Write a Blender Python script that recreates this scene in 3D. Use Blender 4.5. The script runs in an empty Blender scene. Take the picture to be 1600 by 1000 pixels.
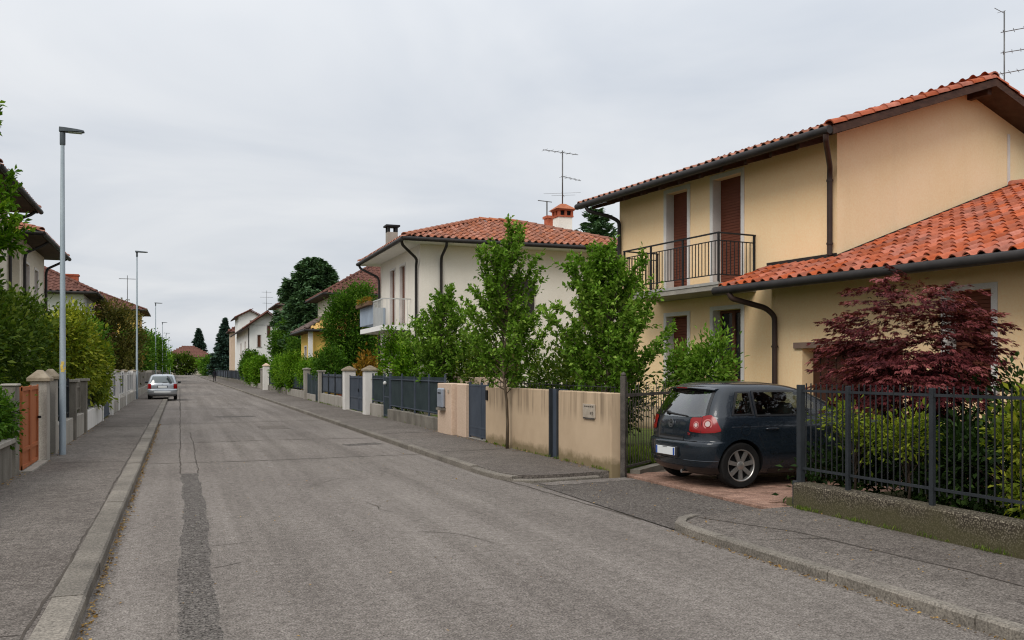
import bpy, bmesh, math, random
import numpy as np
from mathutils import Vector, Matrix, Euler

SC = bpy.context.scene
COL = SC.collection
R = math.radians

# ---------------------------------------------------------------- camera
cam_d = bpy.data.cameras.new('camera')
cam = bpy.data.objects.new('camera', cam_d)
COL.objects.link(cam)
cam.location = (0.0, 0.0, 1.70)
cam.rotation_euler = (R(90), 0, -math.atan(520 / 1400))
cam_d.sensor_width = 36.0
cam_d.lens = 31.5
cam_d.shift_y = 78 / 1600
cam_d.clip_start = 0.05
cam_d.clip_end = 3000
SC.camera = cam

# ---------------------------------------------------------------- overcast sky
SUN_EL, SUN_AZ = 42.0, 228.0          # azimuth clockwise from +Y (down the street)
W = bpy.data.worlds.new('World')
SC.world = W
W.use_nodes = True
wn, wl = W.node_tree.nodes, W.node_tree.links
wn.clear()
w_out = wn.new('ShaderNodeOutputWorld')
w_bg = wn.new('ShaderNodeBackground')
w_bg.inputs['Strength'].default_value = 0.10
sky = wn.new('ShaderNodeTexSky')
sky.sky_type = 'NISHITA'
sky.sun_disc = False
sky.sun_elevation = R(SUN_EL)
sky.sun_rotation = R(SUN_AZ)
sky.dust_density = 3.0
tc = wn.new('ShaderNodeTexCoord')
sep = wn.new('ShaderNodeSeparateXYZ')
wl.new(tc.outputs['Generated'], sep.inputs[0])
def wmath(op, a, b=None, c=None):
    n = wn.new('ShaderNodeMath'); n.operation = op
    for i, v in enumerate((a, b, c)):
        if v is None: continue
        if isinstance(v, (int, float)): n.inputs[i].default_value = v
        else: wl.new(v, n.inputs[i])
    return n.outputs[0]
zc = wmath('MAXIMUM', sep.outputs['Z'], 0.0)
den = wmath('ADD', zc, 0.16)
cmb = wn.new('ShaderNodeCombineXYZ')
wl.new(wmath('DIVIDE', sep.outputs['X'], den), cmb.inputs[0])
wl.new(wmath('DIVIDE', sep.outputs['Y'], den), cmb.inputs[1])
nz = wn.new('ShaderNodeTexNoise')
nz.inputs['Scale'].default_value = 0.95
nz.inputs['Detail'].default_value = 5.0
nz.inputs['Roughness'].default_value = 0.52
nz.inputs['Distortion'].default_value = 0.5
wl.new(cmb.outputs[0], nz.inputs['Vector'])
ramp = wn.new('ShaderNodeValToRGB')
ramp.color_ramp.elements[0].position = 0.22
ramp.color_ramp.elements[0].color = (0.70, 0.76, 0.85, 1)
ramp.color_ramp.elements[1].position = 0.60
ramp.color_ramp.elements[1].color = (0.985, 1.01, 1.045, 1)
wl.new(nz.outputs['Fac'], ramp.inputs[0])
# luminance of an overcast sky rises evenly towards the zenith
lum = wmath('MULTIPLY_ADD', wmath('MULTIPLY', zc, zc), 1.3, 1.0)
vm = wn.new('ShaderNodeVectorMath'); vm.operation = 'SCALE'
wl.new(ramp.outputs[0], vm.inputs[0])
wl.new(wmath('MULTIPLY', lum, 7.2), vm.inputs['Scale'])
mixw = wn.new('ShaderNodeMixRGB')
mixw.inputs[0].default_value = 0.93
wl.new(sky.outputs[0], mixw.inputs[1])
wl.new(vm.outputs[0], mixw.inputs[2])
wl.new(mixw.outputs[0], w_bg.inputs['Color'])
wl.new(w_bg.outputs[0], w_out.inputs[0])

# ---------------------------------------------------------------- sun behind cloud
sun_d = bpy.data.lights.new('sun', 'SUN')
sun_d.energy = 1.5
sun_d.angle = R(28)
sun_d.color = (1.0, 0.955, 0.89)
sun = bpy.data.objects.new('sun', sun_d)
COL.objects.link(sun)
_sd = Vector((math.sin(R(SUN_AZ)) * math.cos(R(SUN_EL)), math.cos(R(SUN_AZ)) * math.cos(R(SUN_EL)), math.sin(R(SUN_EL))))
sun.rotation_euler = _sd.to_track_quat('Z', 'Y').to_euler()
sun.location = (0, -20, 40)

SC.view_settings.view_transform = 'Standard'
SC.view_settings.look = 'None'
SC.view_settings.exposure = 0.12
SC.view_settings.gamma = 1.0
SC.view_settings.use_curve_mapping = False
SC.render.engine = 'CYCLES'
SC.cycles.use_denoising = True
SC.cycles.filter_width = 1.15
SC.cycles.max_bounces = 7
SC.cycles.diffuse_bounces = 3
SC.cycles.glossy_bounces = 3
SC.cycles.transmission_bounces = 4
SC.cycles.transparent_max_bounces = 8
SC.cycles.use_adaptive_sampling = True
SC.cycles.adaptive_threshold = 0.012
SC.cycles.caustics_reflective = False
SC.cycles.caustics_refractive = False

# ================================================================ helpers
def S(r, g, b):
    """sRGB 0-255 to linear"""
    def f(c):
        c /= 255.0
        return c / 12.92 if c <= 0.04045 else ((c + 0.055) / 1.055) ** 2.4
    return (f(r), f(g), f(b), 1.0)

def mul(c, k): return (c[0] * k, c[1] * k, c[2] * k, 1.0)

class NT:
    """small node-tree writer"""
    def __init__(s, name):
        s.m = bpy.data.materials.new(name)
        s.m.use_nodes = True
        s.t = s.m.node_tree
        s.t.nodes.clear()
        s.out = s.t.nodes.new('ShaderNodeOutputMaterial')
    def n(s, typ, ins=None, **props):
        nd = s.t.nodes.new(typ)
        for k, v in props.items(): setattr(nd, k, v)
        for k, v in (ins or {}).items(): s.set(nd.inputs[k], v)
        return nd
    def set(s, sock, v):
        if hasattr(v, 'is_linked') or isinstance(v, bpy.types.NodeSocket): s.t.links.new(v, sock)
        else: sock.default_value = v
    def math(s, op, a, b=0.0, clamp=False):
        nd = s.n('ShaderNodeMath', operation=op, use_clamp=clamp)
        s.set(nd.inputs[0], a); s.set(nd.inputs[1], b)
        return nd.outputs[0]
    def mix(s, f, a, b, mode='MIX'):
        nd = s.n('ShaderNodeMixRGB', blend_type=mode)
        s.set(nd.inputs[0], f); s.set(nd.inputs[1], a); s.set(nd.inputs[2], b)
        return nd.outputs[0]
    def ramp(s, f, p0, p1, c0=(0, 0, 0, 1), c1=(1, 1, 1, 1)):
        nd = s.n('ShaderNodeValToRGB')
        e = nd.color_ramp.elements
        e[0].position, e[0].color, e[1].position, e[1].color = p0, c0, p1, c1
        s.set(nd.inputs[0], f)
        return nd.outputs[0]
    def pos(s, scale=(1, 1, 1)):
        g = s.n('ShaderNodeNewGeometry').outputs['Position']
        if scale == (1, 1, 1): return g
        nd = s.n('ShaderNodeVectorMath', operation='MULTIPLY')
        s.set(nd.inputs[0], g); nd.inputs[1].default_value = scale
        return nd.outputs[0]
    def noise(s, scale, detail=4, rough=0.55, vec=None, dist=0.0):
        nd = s.n('ShaderNodeTexNoise')
        nd.inputs['Scale'].default_value = scale
        nd.inputs['Detail'].default_value = detail
        nd.inputs['Roughness'].default_value = rough
        nd.inputs['Distortion'].default_value = dist
        s.set(nd.inputs['Vector'], vec if vec is not None else s.pos())
        return nd.outputs['Fac']
    def bump(s, h, strength=0.3, dist=0.01):
        nd = s.n('ShaderNodeBump')
        nd.inputs['Strength'].default_value = strength
        nd.inputs['Distance'].default_value = dist
        s.set(nd.inputs['Height'], h)
        return nd.outputs['Normal']
    def finish(s, color, rough=0.8, metal=0.0, spec=0.3, normal=None, coat=0.0):
        b = s.n('ShaderNodeBsdfPrincipled')
        s.set(b.inputs['Base Color'], color)
        s.set(b.inputs['Roughness'], rough)
        b.inputs['Metallic'].default_value = metal
        b.inputs['Specular IOR Level'].default_value = spec
        if coat: b.inputs['Coat Weight'].default_value = coat; b.inputs['Coat Roughness'].default_value = 0.04
        if normal is not None: s.t.links.new(normal, b.inputs['Normal'])
        s.t.links.new(b.outputs[0], s.out.inputs[0])
        return s.m

def pmat(name, c1, c2, scale=2.0, rough=0.8, bump=0.0, bscale=60.0, rand=0.0, metal=0.0, spec=0.14, fine=0.12, fscale=90.0, vstretch=1.0):
    """two-tone weathered surface with fine grain; rand = piece-to-piece value change"""
    t = NT(name)
    n1 = t.noise(scale, 5, 0.6, t.pos((1, 1, vstretch)))
    c = t.mix(t.ramp(n1, 0.34, 0.66), c1, c2)
    n2 = t.noise(fscale, 3, 0.6)
    c = t.mix(fine, c, t.ramp(n2, 0.3, 0.7), 'OVERLAY') if fine else c
    if rand:
        oi = t.n('ShaderNodeObjectInfo').outputs['Random']
        v = t.math('MULTIPLY_ADD', oi, 2 * rand); 
        nd = v.node; nd.inputs[2].default_value = 1 - rand
        h = t.n('ShaderNodeHueSaturation'); t.set(h.inputs['Value'], v); t.set(h.inputs['Color'], c)
        c = h.outputs[0]
    nrm = t.bump(t.noise(bscale, 4, 0.6), bump, 0.01) if bump else None
    return t.finish(c, rough, metal, spec, nrm)

# ---------------------------------------------------------------- objects
def link(o, parent=None):
    COL.objects.link(o)
    if parent is not None: o.parent = parent
    return o

def tag(o, label=None, cat=None, group=None, kind=None):
    if label: o['label'] = label
    if cat: o['category'] = cat
    if group: o['group'] = group
    if kind: o['kind'] = kind
    return o

def empty(name, loc=(0, 0, 0), rz=0.0, parent=None):
    o = bpy.data.objects.new(name, None)
    o.empty_display_size = 0.2
    link(o, parent)
    o.location = loc; o.rotation_euler = (0, 0, rz)
    return o

def thing(name, label, cat, loc=(0, 0, 0), rz=0.0, group=None):
    return tag(empty(name, loc, rz), label, cat, group)

class MB:
    """mesh collector: everything added becomes one mesh"""
    def __init__(s): s.v = []; s.f = []
    def add(s, verts, faces):
        o = len(s.v)
        s.v.extend([tuple(p) for p in verts])
        s.f.extend([tuple(i + o for i in f) for f in faces])
        return s
    def box(s, x0, x1, y0, y1, z0, z1):
        v = [(x0, y0, z0), (x1, y0, z0), (x1, y1, z0), (x0, y1, z0), (x0, y0, z1), (x1, y0, z1), (x1, y1, z1), (x0, y1, z1)]
        return s.add(v, [(0, 3, 2, 1), (4, 5, 6, 7), (0, 1, 5, 4), (1, 2, 6, 5), (2, 3, 7, 6), (3, 0, 4, 7)])
    def cbox(s, x0, x1, y0, y1, z0, z1, c=0.01):
        """box with chamfered edges"""
        bm = bmesh.new()
        g = bmesh.ops.create_cube(bm, size=1.0)
        for v in bm.verts:
            v.co = ((x0 + x1) / 2 + v.co.x * (x1 - x0), (y0 + y1) / 2 + v.co.y * (y1 - y0), (z0 + z1) / 2 + v.co.z * (z1 - z0))
        bmesh.ops.bevel(bm, geom=bm.edges[:], offset=c, segments=1, affect='EDGES')
        bm.verts.index_update()
        s.add([v.co[:] for v in bm.verts], [[v.index for v in f.verts] for f in bm.faces])
        bm.free()
        return s
    def quad(s, a, b, c, d): return s.add([a, b, c, d], [(0, 1, 2, 3)])
    def prism(s, pts, z0, z1):
        n = len(pts)
        v = [(x, y, z0) for x, y in pts] + [(x, y, z1) for x, y in pts]
        f = [tuple(range(n - 1, -1, -1)), tuple(range(n, 2 * n))] + [(i, (i + 1) % n, n + (i + 1) % n, n + i) for i in range(n)]
        return s.add(v, f)
    def slab(s, pts_a, pts_b):
        """solid between two polygons of 3D points"""
        n = len(pts_a)
        f = [tuple(range(n - 1, -1, -1)), tuple(range(n, 2 * n))] + [(i, (i + 1) % n, n + (i + 1) % n, n + i) for i in range(n)]
        return s.add(list(pts_a) + list(pts_b), f)
    def tube(s, pts, r, n=8, cap=True):
        pts = [Vector(p) for p in pts]
        rs = r if isinstance(r, (list, tuple)) else [r] * len(pts)
        d0 = (pts[1] - pts[0]).normalized()
        up = Vector((0, 0, 1)) if abs(d0.z) < 0.9 else Vector((1, 0, 0))
        u = d0.cross(up).normalized()
        verts = []
        for i, p in enumerate(pts):
            a = pts[max(i - 1, 0)]; b = pts[min(i + 1, len(pts) - 1)]
            d = (b - a).normalized()
            u = (u - d * u.dot(d)).normalized()
            w = d.cross(u)
            for k in range(n):
                t = 2 * math.pi * k / n
                verts.append(p + (u * math.cos(t) + w * math.sin(t)) * rs[i])
        f = [(i * n + k, i * n + (k + 1) % n, (i + 1) * n + (k + 1) % n, (i + 1) * n + k) for i in range(len(pts) - 1) for k in range(n)]
        if cap: f += [tuple(range(n - 1, -1, -1)), tuple((len(pts) - 1) * n + k for k in range(n))]
        return s.add(verts, f)
    def lathe(s, prof, n=24, axis='z', c=(0, 0, 0)):
        """profile [(r, h)] spun round an axis through c"""
        verts = []
        for r, h in prof:
            for k in range(n):
                t = 2 * math.pi * k / n
                a, b = r * math.cos(t), r * math.sin(t)
                p = (a, b, h) if axis == 'z' else (a, h, b)
                verts.append((p[0] + c[0], p[1] + c[1], p[2] + c[2]))
        f = [(i * n + k, i * n + (k + 1) % n, (i + 1) * n + (k + 1) % n, (i + 1) * n + k) for i in range(len(prof) - 1) for k in range(n)]
        return s.add(verts, f)
    def mesh(s, name):
        m = bpy.data.meshes.new(name)
        m.from_pydata(s.v, [], s.f)
        m.update()
        return m
    def build(s, name, mat, parent=None, smooth=False, bevel=0.0, autos=None, fix=False):
        m = s.mesh(name)
        if fix or autos:
            bm = bmesh.new(); bm.from_mesh(m)
            bmesh.ops.recalc_face_normals(bm, faces=bm.faces[:])
            bm.to_mesh(m); bm.free()
        m.materials.append(mat)
        o = bpy.data.objects.new(name, m)
        link(o, parent)
        if smooth:
            m.polygons.foreach_set('use_smooth', [True] * len(m.polygons))
        if autos:
            m.polygons.foreach_set('use_smooth', [True] * len(m.polygons))
            m.set_sharp_from_angle(angle=R(autos))
        if bevel:
            b = o.modifiers.new('bevel', 'BEVEL'); b.width = bevel; b.segments = 2; b.limit_method = 'ANGLE'; b.angle_limit = R(40)
        return o

def inst(name, mesh, parent, loc=(0, 0, 0), rot=(0, 0, 0), scale=(1, 1, 1)):
    o = bpy.data.objects.new(name, mesh)
    link(o, parent)
    o.location = loc; o.rotation_euler = rot; o.scale = scale
    return o

def np_mesh(name, V, F, mat, parent=None, tint=None, smooth=False):
    """quads from numpy arrays"""
    m = bpy.data.meshes.new(name)
    nv, nf, k = len(V), len(F), F.shape[1]
    m.vertices.add(nv); m.vertices.foreach_set('co', V.astype(np.float32).ravel())
    m.loops.add(nf * k); m.loops.foreach_set('vertex_index', F.astype(np.int32).ravel())
    m.polygons.add(nf); m.polygons.foreach_set('loop_start', np.arange(0, nf * k, k, dtype=np.int32))
    if smooth: m.polygons.foreach_set('use_smooth', np.ones(nf, dtype=bool))
    m.update(calc_edges=True)
    if tint is not None:
        a = m.attributes.new('tint', 'FLOAT', 'POINT')
        a.data.foreach_set('value', tint.astype(np.float32))
    m.materials.append(mat)
    o = bpy.data.objects.new(name, m)
    link(o, parent)
    return o

def facade(mb, o, s, n, L, z0, z1, openings, depth):
    """wall plane with recessed openings: o origin, s horizontal direction, n outward normal; openings (a0,a1,z0,z1)"""
    o, s, n = Vector(o), Vector(s), Vector(n)
    A = sorted({0.0, L} | {x for w in openings for x in w[:2]})
    Z = sorted({z0, z1} | {x for w in openings for x in w[2:4]})
    P = lambda a, z, d=0.0: o + s * a + Vector((0, 0, z)) - n * d
    for i in range(len(A) - 1):
        for j in range(len(Z) - 1):
            ca, cz = (A[i] + A[i + 1]) / 2, (Z[j] + Z[j + 1]) / 2
            if any(w[0] < ca < w[1] and w[2] < cz < w[3] for w in openings): continue
            mb.quad(P(A[i], Z[j]), P(A[i + 1], Z[j]), P(A[i + 1], Z[j + 1]), P(A[i], Z[j + 1]))
    for a0, a1, b0, b1 in [w[:4] for w in openings]:
        mb.quad(P(a0, b0), P(a0, b1), P(a0, b1, depth), P(a0, b0, depth))
        mb.quad(P(a1, b0), P(a1, b0, depth), P(a1, b1, depth), P(a1, b1))
        mb.quad(P(a0, b1), P(a1, b1), P(a1, b1, depth), P(a0, b1, depth))
        mb.quad(P(a0, b0), P(a0, b0, depth), P(a1, b0, depth), P(a1, b0))
    return mb
# ================================================================ materials
M = {}
def asphalt(name, c1, c2, grain=0.8, stain=0.35, gs=60.0, streak=0.0, worn=0.0):
    """worn asphalt: blotches, wheel-worn streaks, coarse stone grain"""
    t = NT(name)
    big = t.noise(0.45, 6, 0.65, t.pos((1, 0.6, 1)))
    mid = t.noise(2.6, 6, 0.7)
    c = t.mix(t.ramp(big, 0.34, 0.66), c1, c2)
    c = t.mix(t.math('MULTIPLY', t.ramp(mid, 0.48, 0.72), stain), c, mul(c1, 0.60))
    if streak:
        sk = t.noise(1.0, 5, 0.6, t.pos((2.3, 0.07, 1)))
        c = t.mix(streak, c, t.ramp(sk, 0.35, 0.65), 'SOFT_LIGHT')
    if worn:                                          # old paving showing through
        c = t.mix(t.math('MULTIPLY', t.ramp(t.noise(11, 6, 0.75), 0.46, 0.60), worn), c, S(112, 106, 100))
    g = t.noise(gs, 5, 0.85)
    c = t.mix(0.35, c, t.ramp(t.noise(13, 5, 0.75), 0.34, 0.66), 'SOFT_LIGHT')
    c = t.mix(grain, c, t.ramp(g, 0.38, 0.62), 'OVERLAY')
    vo = t.n('ShaderNodeTexVoronoi', {'Scale': gs * 0.9, 'Vector': t.pos()})
    rn = t.n('ShaderNodeSeparateXYZ', {0: vo.outputs['Color']}).outputs['X']
    stone = t.math('MULTIPLY', t.ramp(vo.outputs['Distance'], 0.30, 0.42, (1, 1, 1, 1), (0, 0, 0, 1)), t.ramp(rn, 0.70, 0.80))
    c = t.mix(t.math('MULTIPLY', stone, 0.5), c, mul(c2, 1.9))
    pit = t.math('MULTIPLY', t.ramp(vo.outputs['Distance'], 0.30, 0.42, (1, 1, 1, 1), (0, 0, 0, 1)), t.ramp(rn, 0.18, 0.26, (1, 1, 1, 1), (0, 0, 0, 1)))
    c = t.mix(t.math('MULTIPLY', pit, 0.6), c, mul(c1, 0.35))
    nrm = t.bump(g, 0.5, 0.012)
    return t.finish(c, 0.95, 0, 0.08, nrm)
M['road'] = asphalt('asphalt_road', S(110, 103, 97), S(123, 116, 109), 0.66, 0.24, 60, 0.20)
M['patch'] = asphalt('asphalt_dark_patch', S(82, 77, 73), S(95, 90, 85), 1.0, 0.25, 50, 0, 0.5)
M['walk'] = asphalt('asphalt_pavement', S(97, 90, 84), S(115, 108, 101), 0.68, 0.5, 58)
M['apron'] = asphalt('asphalt_apron', S(88, 82, 77), S(102, 96, 90), 0.9, 0.4, 50)
M['crack'] = pmat('crack_dirt', S(66, 60, 54), S(86, 79, 72), 3, 0.95)
M['kerb'] = pmat('kerb_concrete', S(104, 98, 90), S(126, 119, 109), 1.6, 0.92, 0.35, 60, rand=0.14, fine=0.5, fscale=60)
M['soil'] = pmat('garden_soil', S(70, 66, 48), S(92, 90, 58), 1.0, 0.95)
def mk_grass():
    t = NT('lawn_grass')
    c = t.mix(t.ramp(t.noise(1.2, 5), 0.3, 0.7), S(70, 88, 36), S(100, 112, 52))
    c = t.mix(0.6, c, t.ramp(t.noise(60, 3), 0.25, 0.75), 'OVERLAY')
    return t.finish(c, 0.9, 0, 0.2, t.bump(t.noise(80, 3), 0.6, 0.02))
M['grass'] = mk_grass()
M['grass_blade'] = None
M['paver'] = pmat('brick_paver', S(128, 100, 86), S(152, 122, 106), 5, 0.88, 0.25, 50, rand=0.22, fine=0.45, fscale=60)
M['joint'] = pmat('joint_sand', S(84, 74, 66), S(100, 90, 80), 6, 0.95)
def mk_stucco(name, c1, c2, dirt=0.25, scale=0.8, bump=0.12):
    t = NT(name)
    c = t.mix(t.ramp(t.noise(scale, 5, 0.6), 0.3, 0.7), c1, c2)
    st = t.noise(1.0, 6, 0.7, t.pos((1.7, 1.7, 0.2)))
    c = t.mix(t.math('MULTIPLY', t.ramp(st, 0.54, 0.84), dirt), c, mul(c1, 0.55))
    c = t.mix(0.16, c, t.ramp(t.noise(24, 6, 0.75), 0.3, 0.7), 'OVERLAY')
    return t.finish(c, 0.92, 0, 0.12, t.bump(t.noise(70, 4, 0.6), bump, 0.008))
M['cream'] = mk_stucco('cream_stucco', S(243, 208, 161), S(246, 215, 171), 0.18)
M['peach'] = mk_stucco('peach_stucco', S(235, 209, 166), S(240, 215, 176), 0.16)
M['ivory'] = mk_stucco('ivory_stucco', S(224, 216, 203), S(234, 227, 215), 0.20)
M['white_wall'] = mk_stucco('white_stucco', S(226, 224, 220), S(236, 234, 230), 0.15)
M['yellow_wall'] = mk_stucco('yellow_stucco', S(222, 184, 96), S(230, 194, 108), 0.15)
M['grey_wall'] = mk_stucco('greige_stucco', S(206, 196, 178), S(216, 207, 190), 0.2)
M['soffit_white'] = mk_stucco('painted_soffit', S(225, 221, 212), S(232, 228, 220), 0.1)
def mk_garden_wall():
    t = NT('weathered_beige_wall')
    c = t.mix(t.ramp(t.noise(1.0, 5, 0.6), 0.3, 0.7), S(178, 155, 128), S(194, 171, 143))
    z = t.n('ShaderNodeSeparateXYZ', {0: t.pos()}).outputs['Z']
    streak = t.ramp(t.noise(1.0, 6, 0.7, t.pos((7, 7, 0.35))), 0.44, 0.72)
    top = t.ramp(z, 0.78, 1.34)                       # rain streaks run down from the coping
    c = t.mix(t.math('MULTIPLY', t.math('MULTIPLY', streak, top), 0.85), c, S(96, 82, 66))
    nz_ = t.math('ADD', z, t.math('MULTIPLY', t.noise(3.0, 5, 0.7), -0.36))
    foot = t.ramp(nz_, 0.0, 0.13, (1, 1, 1, 1), (0, 0, 0, 1))      # splash zone and moss at the foot
    c = t.mix(t.math('MULTIPLY', foot, 0.75), c, S(104, 92, 62))
    edge = t.ramp(z, 1.24, 1.33)
    c = t.mix(t.math('MULTIPLY', t.math('MULTIPLY', edge, t.noise(5, 5, 0.7)), 0.9), c, S(92, 84, 74))
    return t.finish(c, 0.93, 0, 0.1, t.bump(t.noise(60, 4), 0.2, 0.008))
M['garden_wall'] = mk_garden_wall()
def mk_aggregate():
    t = NT('exposed_aggregate')
    vo = t.n('ShaderNodeTexVoronoi', {'Scale': 62.0, 'Vector': t.pos()})
    w = t.n('ShaderNodeSeparateXYZ', {0: vo.outputs['Color']}).outputs['X']
    c = t.mix(t.ramp(w, 0.2, 0.95), S(72, 65, 55), S(150, 140, 122))
    c = t.mix(t.ramp(vo.outputs['Distance'], 0.30, 0.62), c, S(56, 50, 42))
    c = t.mix(t.math('MULTIPLY', t.ramp(t.noise(1.6, 5, 0.65), 0.46, 0.66), 0.6), c, S(76, 70, 54))
    z = t.n('ShaderNodeSeparateXYZ', {0: t.pos()}).outputs['Z']
    nz_ = t.math('ADD', z, t.math('MULTIPLY', t.noise(2.5, 5, 0.7), -0.4))
    c = t.mix(t.math('MULTIPLY', t.ramp(nz_, -0.02, 0.14, (1, 1, 1, 1), (0, 0, 0, 1)), 0.7), c, S(78, 74, 50))
    return t.finish(c, 0.95, 0, 0.15, t.bump(vo.outputs['Distance'], -0.7, 0.012))
M['aggregate'] = mk_aggregate()
M['concrete'] = pmat('cast_concrete', S(140, 134, 125), S(162, 156, 146), 2.0, 0.9, 0.2, 60, fine=0.3, vstretch=0.4)
M['concrete_dark'] = pmat('stained_concrete', S(98, 93, 85), S(130, 124, 114), 2.2, 0.92, 0.25, 60, fine=0.3, vstretch=0.5)
M['stone_cap'] = pmat('mossy_cap_stone', S(122, 110, 92), S(152, 140, 122), 6, 0.95, 0.35, 50)
M['white_post'] = pmat('painted_post', S(206, 202, 196), S(222, 218, 212), 2, 0.8, 0.1, 60, vstretch=0.4)
M['pink_wall'] = mk_stucco('pink_plaster', S(192, 168, 146), S(204, 180, 159), 0.3)
M['steel_grey'] = pmat('painted_grey_steel', S(40, 43, 46), S(50, 53, 56), 3, 0.6, 0.05, 60, spec=0.18, fine=0.1)
M['steel_dark'] = pmat('dark_railing_steel', S(34, 35, 36), S(46, 47, 48), 4, 0.65, 0.08, 80, spec=0.15, fine=0.15)
M['steel_blue'] = pmat('blue_grey_gate_steel', S(62, 69, 79), S(73, 80, 90), 2, 0.6, 0.04, 60, spec=0.18, fine=0.08)
M['rusty'] = pmat('weathered_brown_steel', S(66, 62, 58), S(88, 82, 76), 8, 0.8, 0.2, 90, fine=0.35)
M['galv'] = pmat('galvanised_pole', S(150, 162, 170), S(172, 182, 189), 3, 0.5, 0.05, 90, metal=0.25, spec=0.4, fine=0.12, vstretch=0.5)
M['lamp_head'] = pmat('lamp_head_grey', S(74, 80, 84), S(84, 90, 94), 3, 0.5)
M['lamp_glass'] = pmat('lamp_lens', S(170, 174, 172), S(186, 190, 188), 3, 0.2, fine=0)
M['gutter'] = pmat('dark_gutter_metal', S(38, 35, 34), S(50, 46, 44), 3, 0.55, spec=0.25, fine=0.1)
M['gutter_brown'] = pmat('brown_downpipe', S(54, 41, 37), S(66, 51, 45), 3, 0.55, spec=0.25, fine=0.1)
M['timber_dark'] = pmat('dark_stained_timber', S(62, 46, 40), S(84, 62, 52), 5, 0.75, 0.2, 60, vstretch=3)
M['soffit_dark'] = pmat('dark_soffit_boards', S(70, 56, 48), S(86, 70, 60), 5, 0.85)
def mk_tile(name, c1, c2):
    """fired clay: tone from tile to tile, soot and pale lichen blotches"""
    t = NT(name)
    c = t.mix(t.ramp(t.noise(7, 5, 0.65), 0.3, 0.7), c1, c2)
    soot = t.ramp(t.noise(1.7, 6, 0.7), 0.50, 0.74)
    c = t.mix(t.math('MULTIPLY', soot, 0.55), c, mul(c1, 0.45))
    li = t.ramp(t.noise(9.0, 5, 0.75), 0.62, 0.74)
    c = t.mix(t.math('MULTIPLY', li, 0.18), c, S(190, 156, 118))
    oi = t.n('ShaderNodeObjectInfo').outputs['Random']
    v = t.math('MULTIPLY_ADD', oi, 0.46); v.node.inputs[2].default_value = 0.77
    h = t.n('ShaderNodeHueSaturation', {'Value': v, 'Color': c})
    t.set(h.inputs['Saturation'], t.math('ADD', t.math('MULTIPLY', t.math('FRACT', t.math('MULTIPLY', oi, 17.3)), 0.20), 0.82))
    return t.finish(h.outputs[0], 0.85, 0, 0.2, t.bump(t.noise(70, 4, 0.6), 0.25, 0.008))
M['tile'] = mk_tile('terracotta_tile', S(154, 72, 40), S(181, 93, 56))
M['tile_old'] = mk_tile('weathered_clay_tile', S(134, 76, 52), S(172, 110, 80))
M['tile_brown'] = pmat('brown_clay_tile', S(88, 58, 50), S(112, 76, 65), 2.5, 0.85, 0.2, 50, fine=0.35)
M['tile_slate'] = pmat('dark_weathered_tile', S(82, 70, 66), S(112, 96, 88), 2.5, 0.85, 0.2, 50, fine=0.35)
M['tile_yellow'] = pmat('lichen_yellow_tile', S(170, 130, 74), S(206, 172, 104), 3.5, 0.85, 0.2, 50, fine=0.4)
M['shutter'] = pmat('brown_roller_shutter', S(104, 60, 46), S(120, 72, 56), 1.2, 0.6, 0.0, fine=0.1)
M['shutter_far'] = pmat('brown_wood_shutter', S(106, 72, 58), S(124, 86, 70), 2, 0.7)
M['surround'] = pmat('grey_stone_surround', S(206, 201, 196), S(220, 215, 209), 2.5, 0.85, 0.1, 60, fine=0.2)
M['sill'] = pmat('grey_stone_sill', S(150, 146, 140), S(170, 166, 160), 2.5, 0.85, 0.1, 60, fine=0.2)
M['wood_brown'] = pmat('brown_window_timber', S(92, 58, 44), S(110, 72, 54), 5, 0.55, vstretch=0.3)
M['garage'] = pmat('dark_brown_garage_door', S(66, 42, 34), S(82, 54, 42), 3, 0.6, vstretch=0.3)
M['lintel'] = pmat('brown_concrete_lintel', S(126, 104, 92), S(142, 120, 106), 3, 0.9, 0.2)
M['orange'] = pmat('orange_painted_gate', S(150, 88, 56), S(168, 102, 66), 2.0, 0.7, 0.08, 40, fine=0.25, vstretch=0.4)
M['brick'] = pmat('red_brick_chimney', S(150, 78, 56), S(176, 98, 72), 6, 0.9, 0.3, 60, fine=0.3)
M['chimney_white'] = mk_stucco('chimney_render', S(220, 214, 204), S(232, 226, 216), 0.3)
M['antenna'] = pmat('aerial_metal', S(96, 96, 96), S(116, 116, 114), 4, 0.5, metal=0.5)
M['mesh_green'] = pmat('dark_privacy_screen', S(38, 48, 50), S(52, 63, 64), 2, 0.8, 0.2, 120, fine=0.3)
M['mailbox'] = pmat('grey_mailbox_metal', S(142, 150, 162), S(160, 167, 178), 3, 0.4, metal=0.4, spec=0.5)
M['plate_metal'] = pmat('weathered_plaque', S(158, 146, 130), S(176, 164, 148), 8, 0.6, fine=0.3)
M['black'] = pmat('black_plastic', S(22, 22, 23), S(30, 30, 31), 6, 0.6)
M['flower'] = pmat('dried_planter_flowers', S(96, 76, 60), S(124, 98, 76), 18, 0.9, 0.5, 60)
M['planter_panel'] = pmat('blue_grey_balcony_panel', S(140, 152, 166), S(156, 168, 181), 2, 0.6)
M['white_metal'] = pmat('white_painted_rail', S(178, 178, 175), S(194, 194, 190), 3, 0.5)
M['bark'] = pmat('grey_bark', S(76, 66, 54), S(104, 92, 76), 12, 0.95, 0.5, 50, vstretch=0.3)
M['bark_dark'] = pmat('dark_bark', S(50, 42, 36), S(72, 60, 50), 12, 0.95, 0.5, 50, vstretch=0.3)
def mk_window():
    t = NT('dark_window_glass')
    b = t.n('ShaderNodeBsdfPrincipled', {'Base Color': (0.02, 0.022, 0.024, 1), 'Roughness': 0.06})
    b.inputs['Specular IOR Level'].default_value = 0.6
    t.t.links.new(b.outputs[0], t.out.inputs[0])
    return t.m
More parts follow.
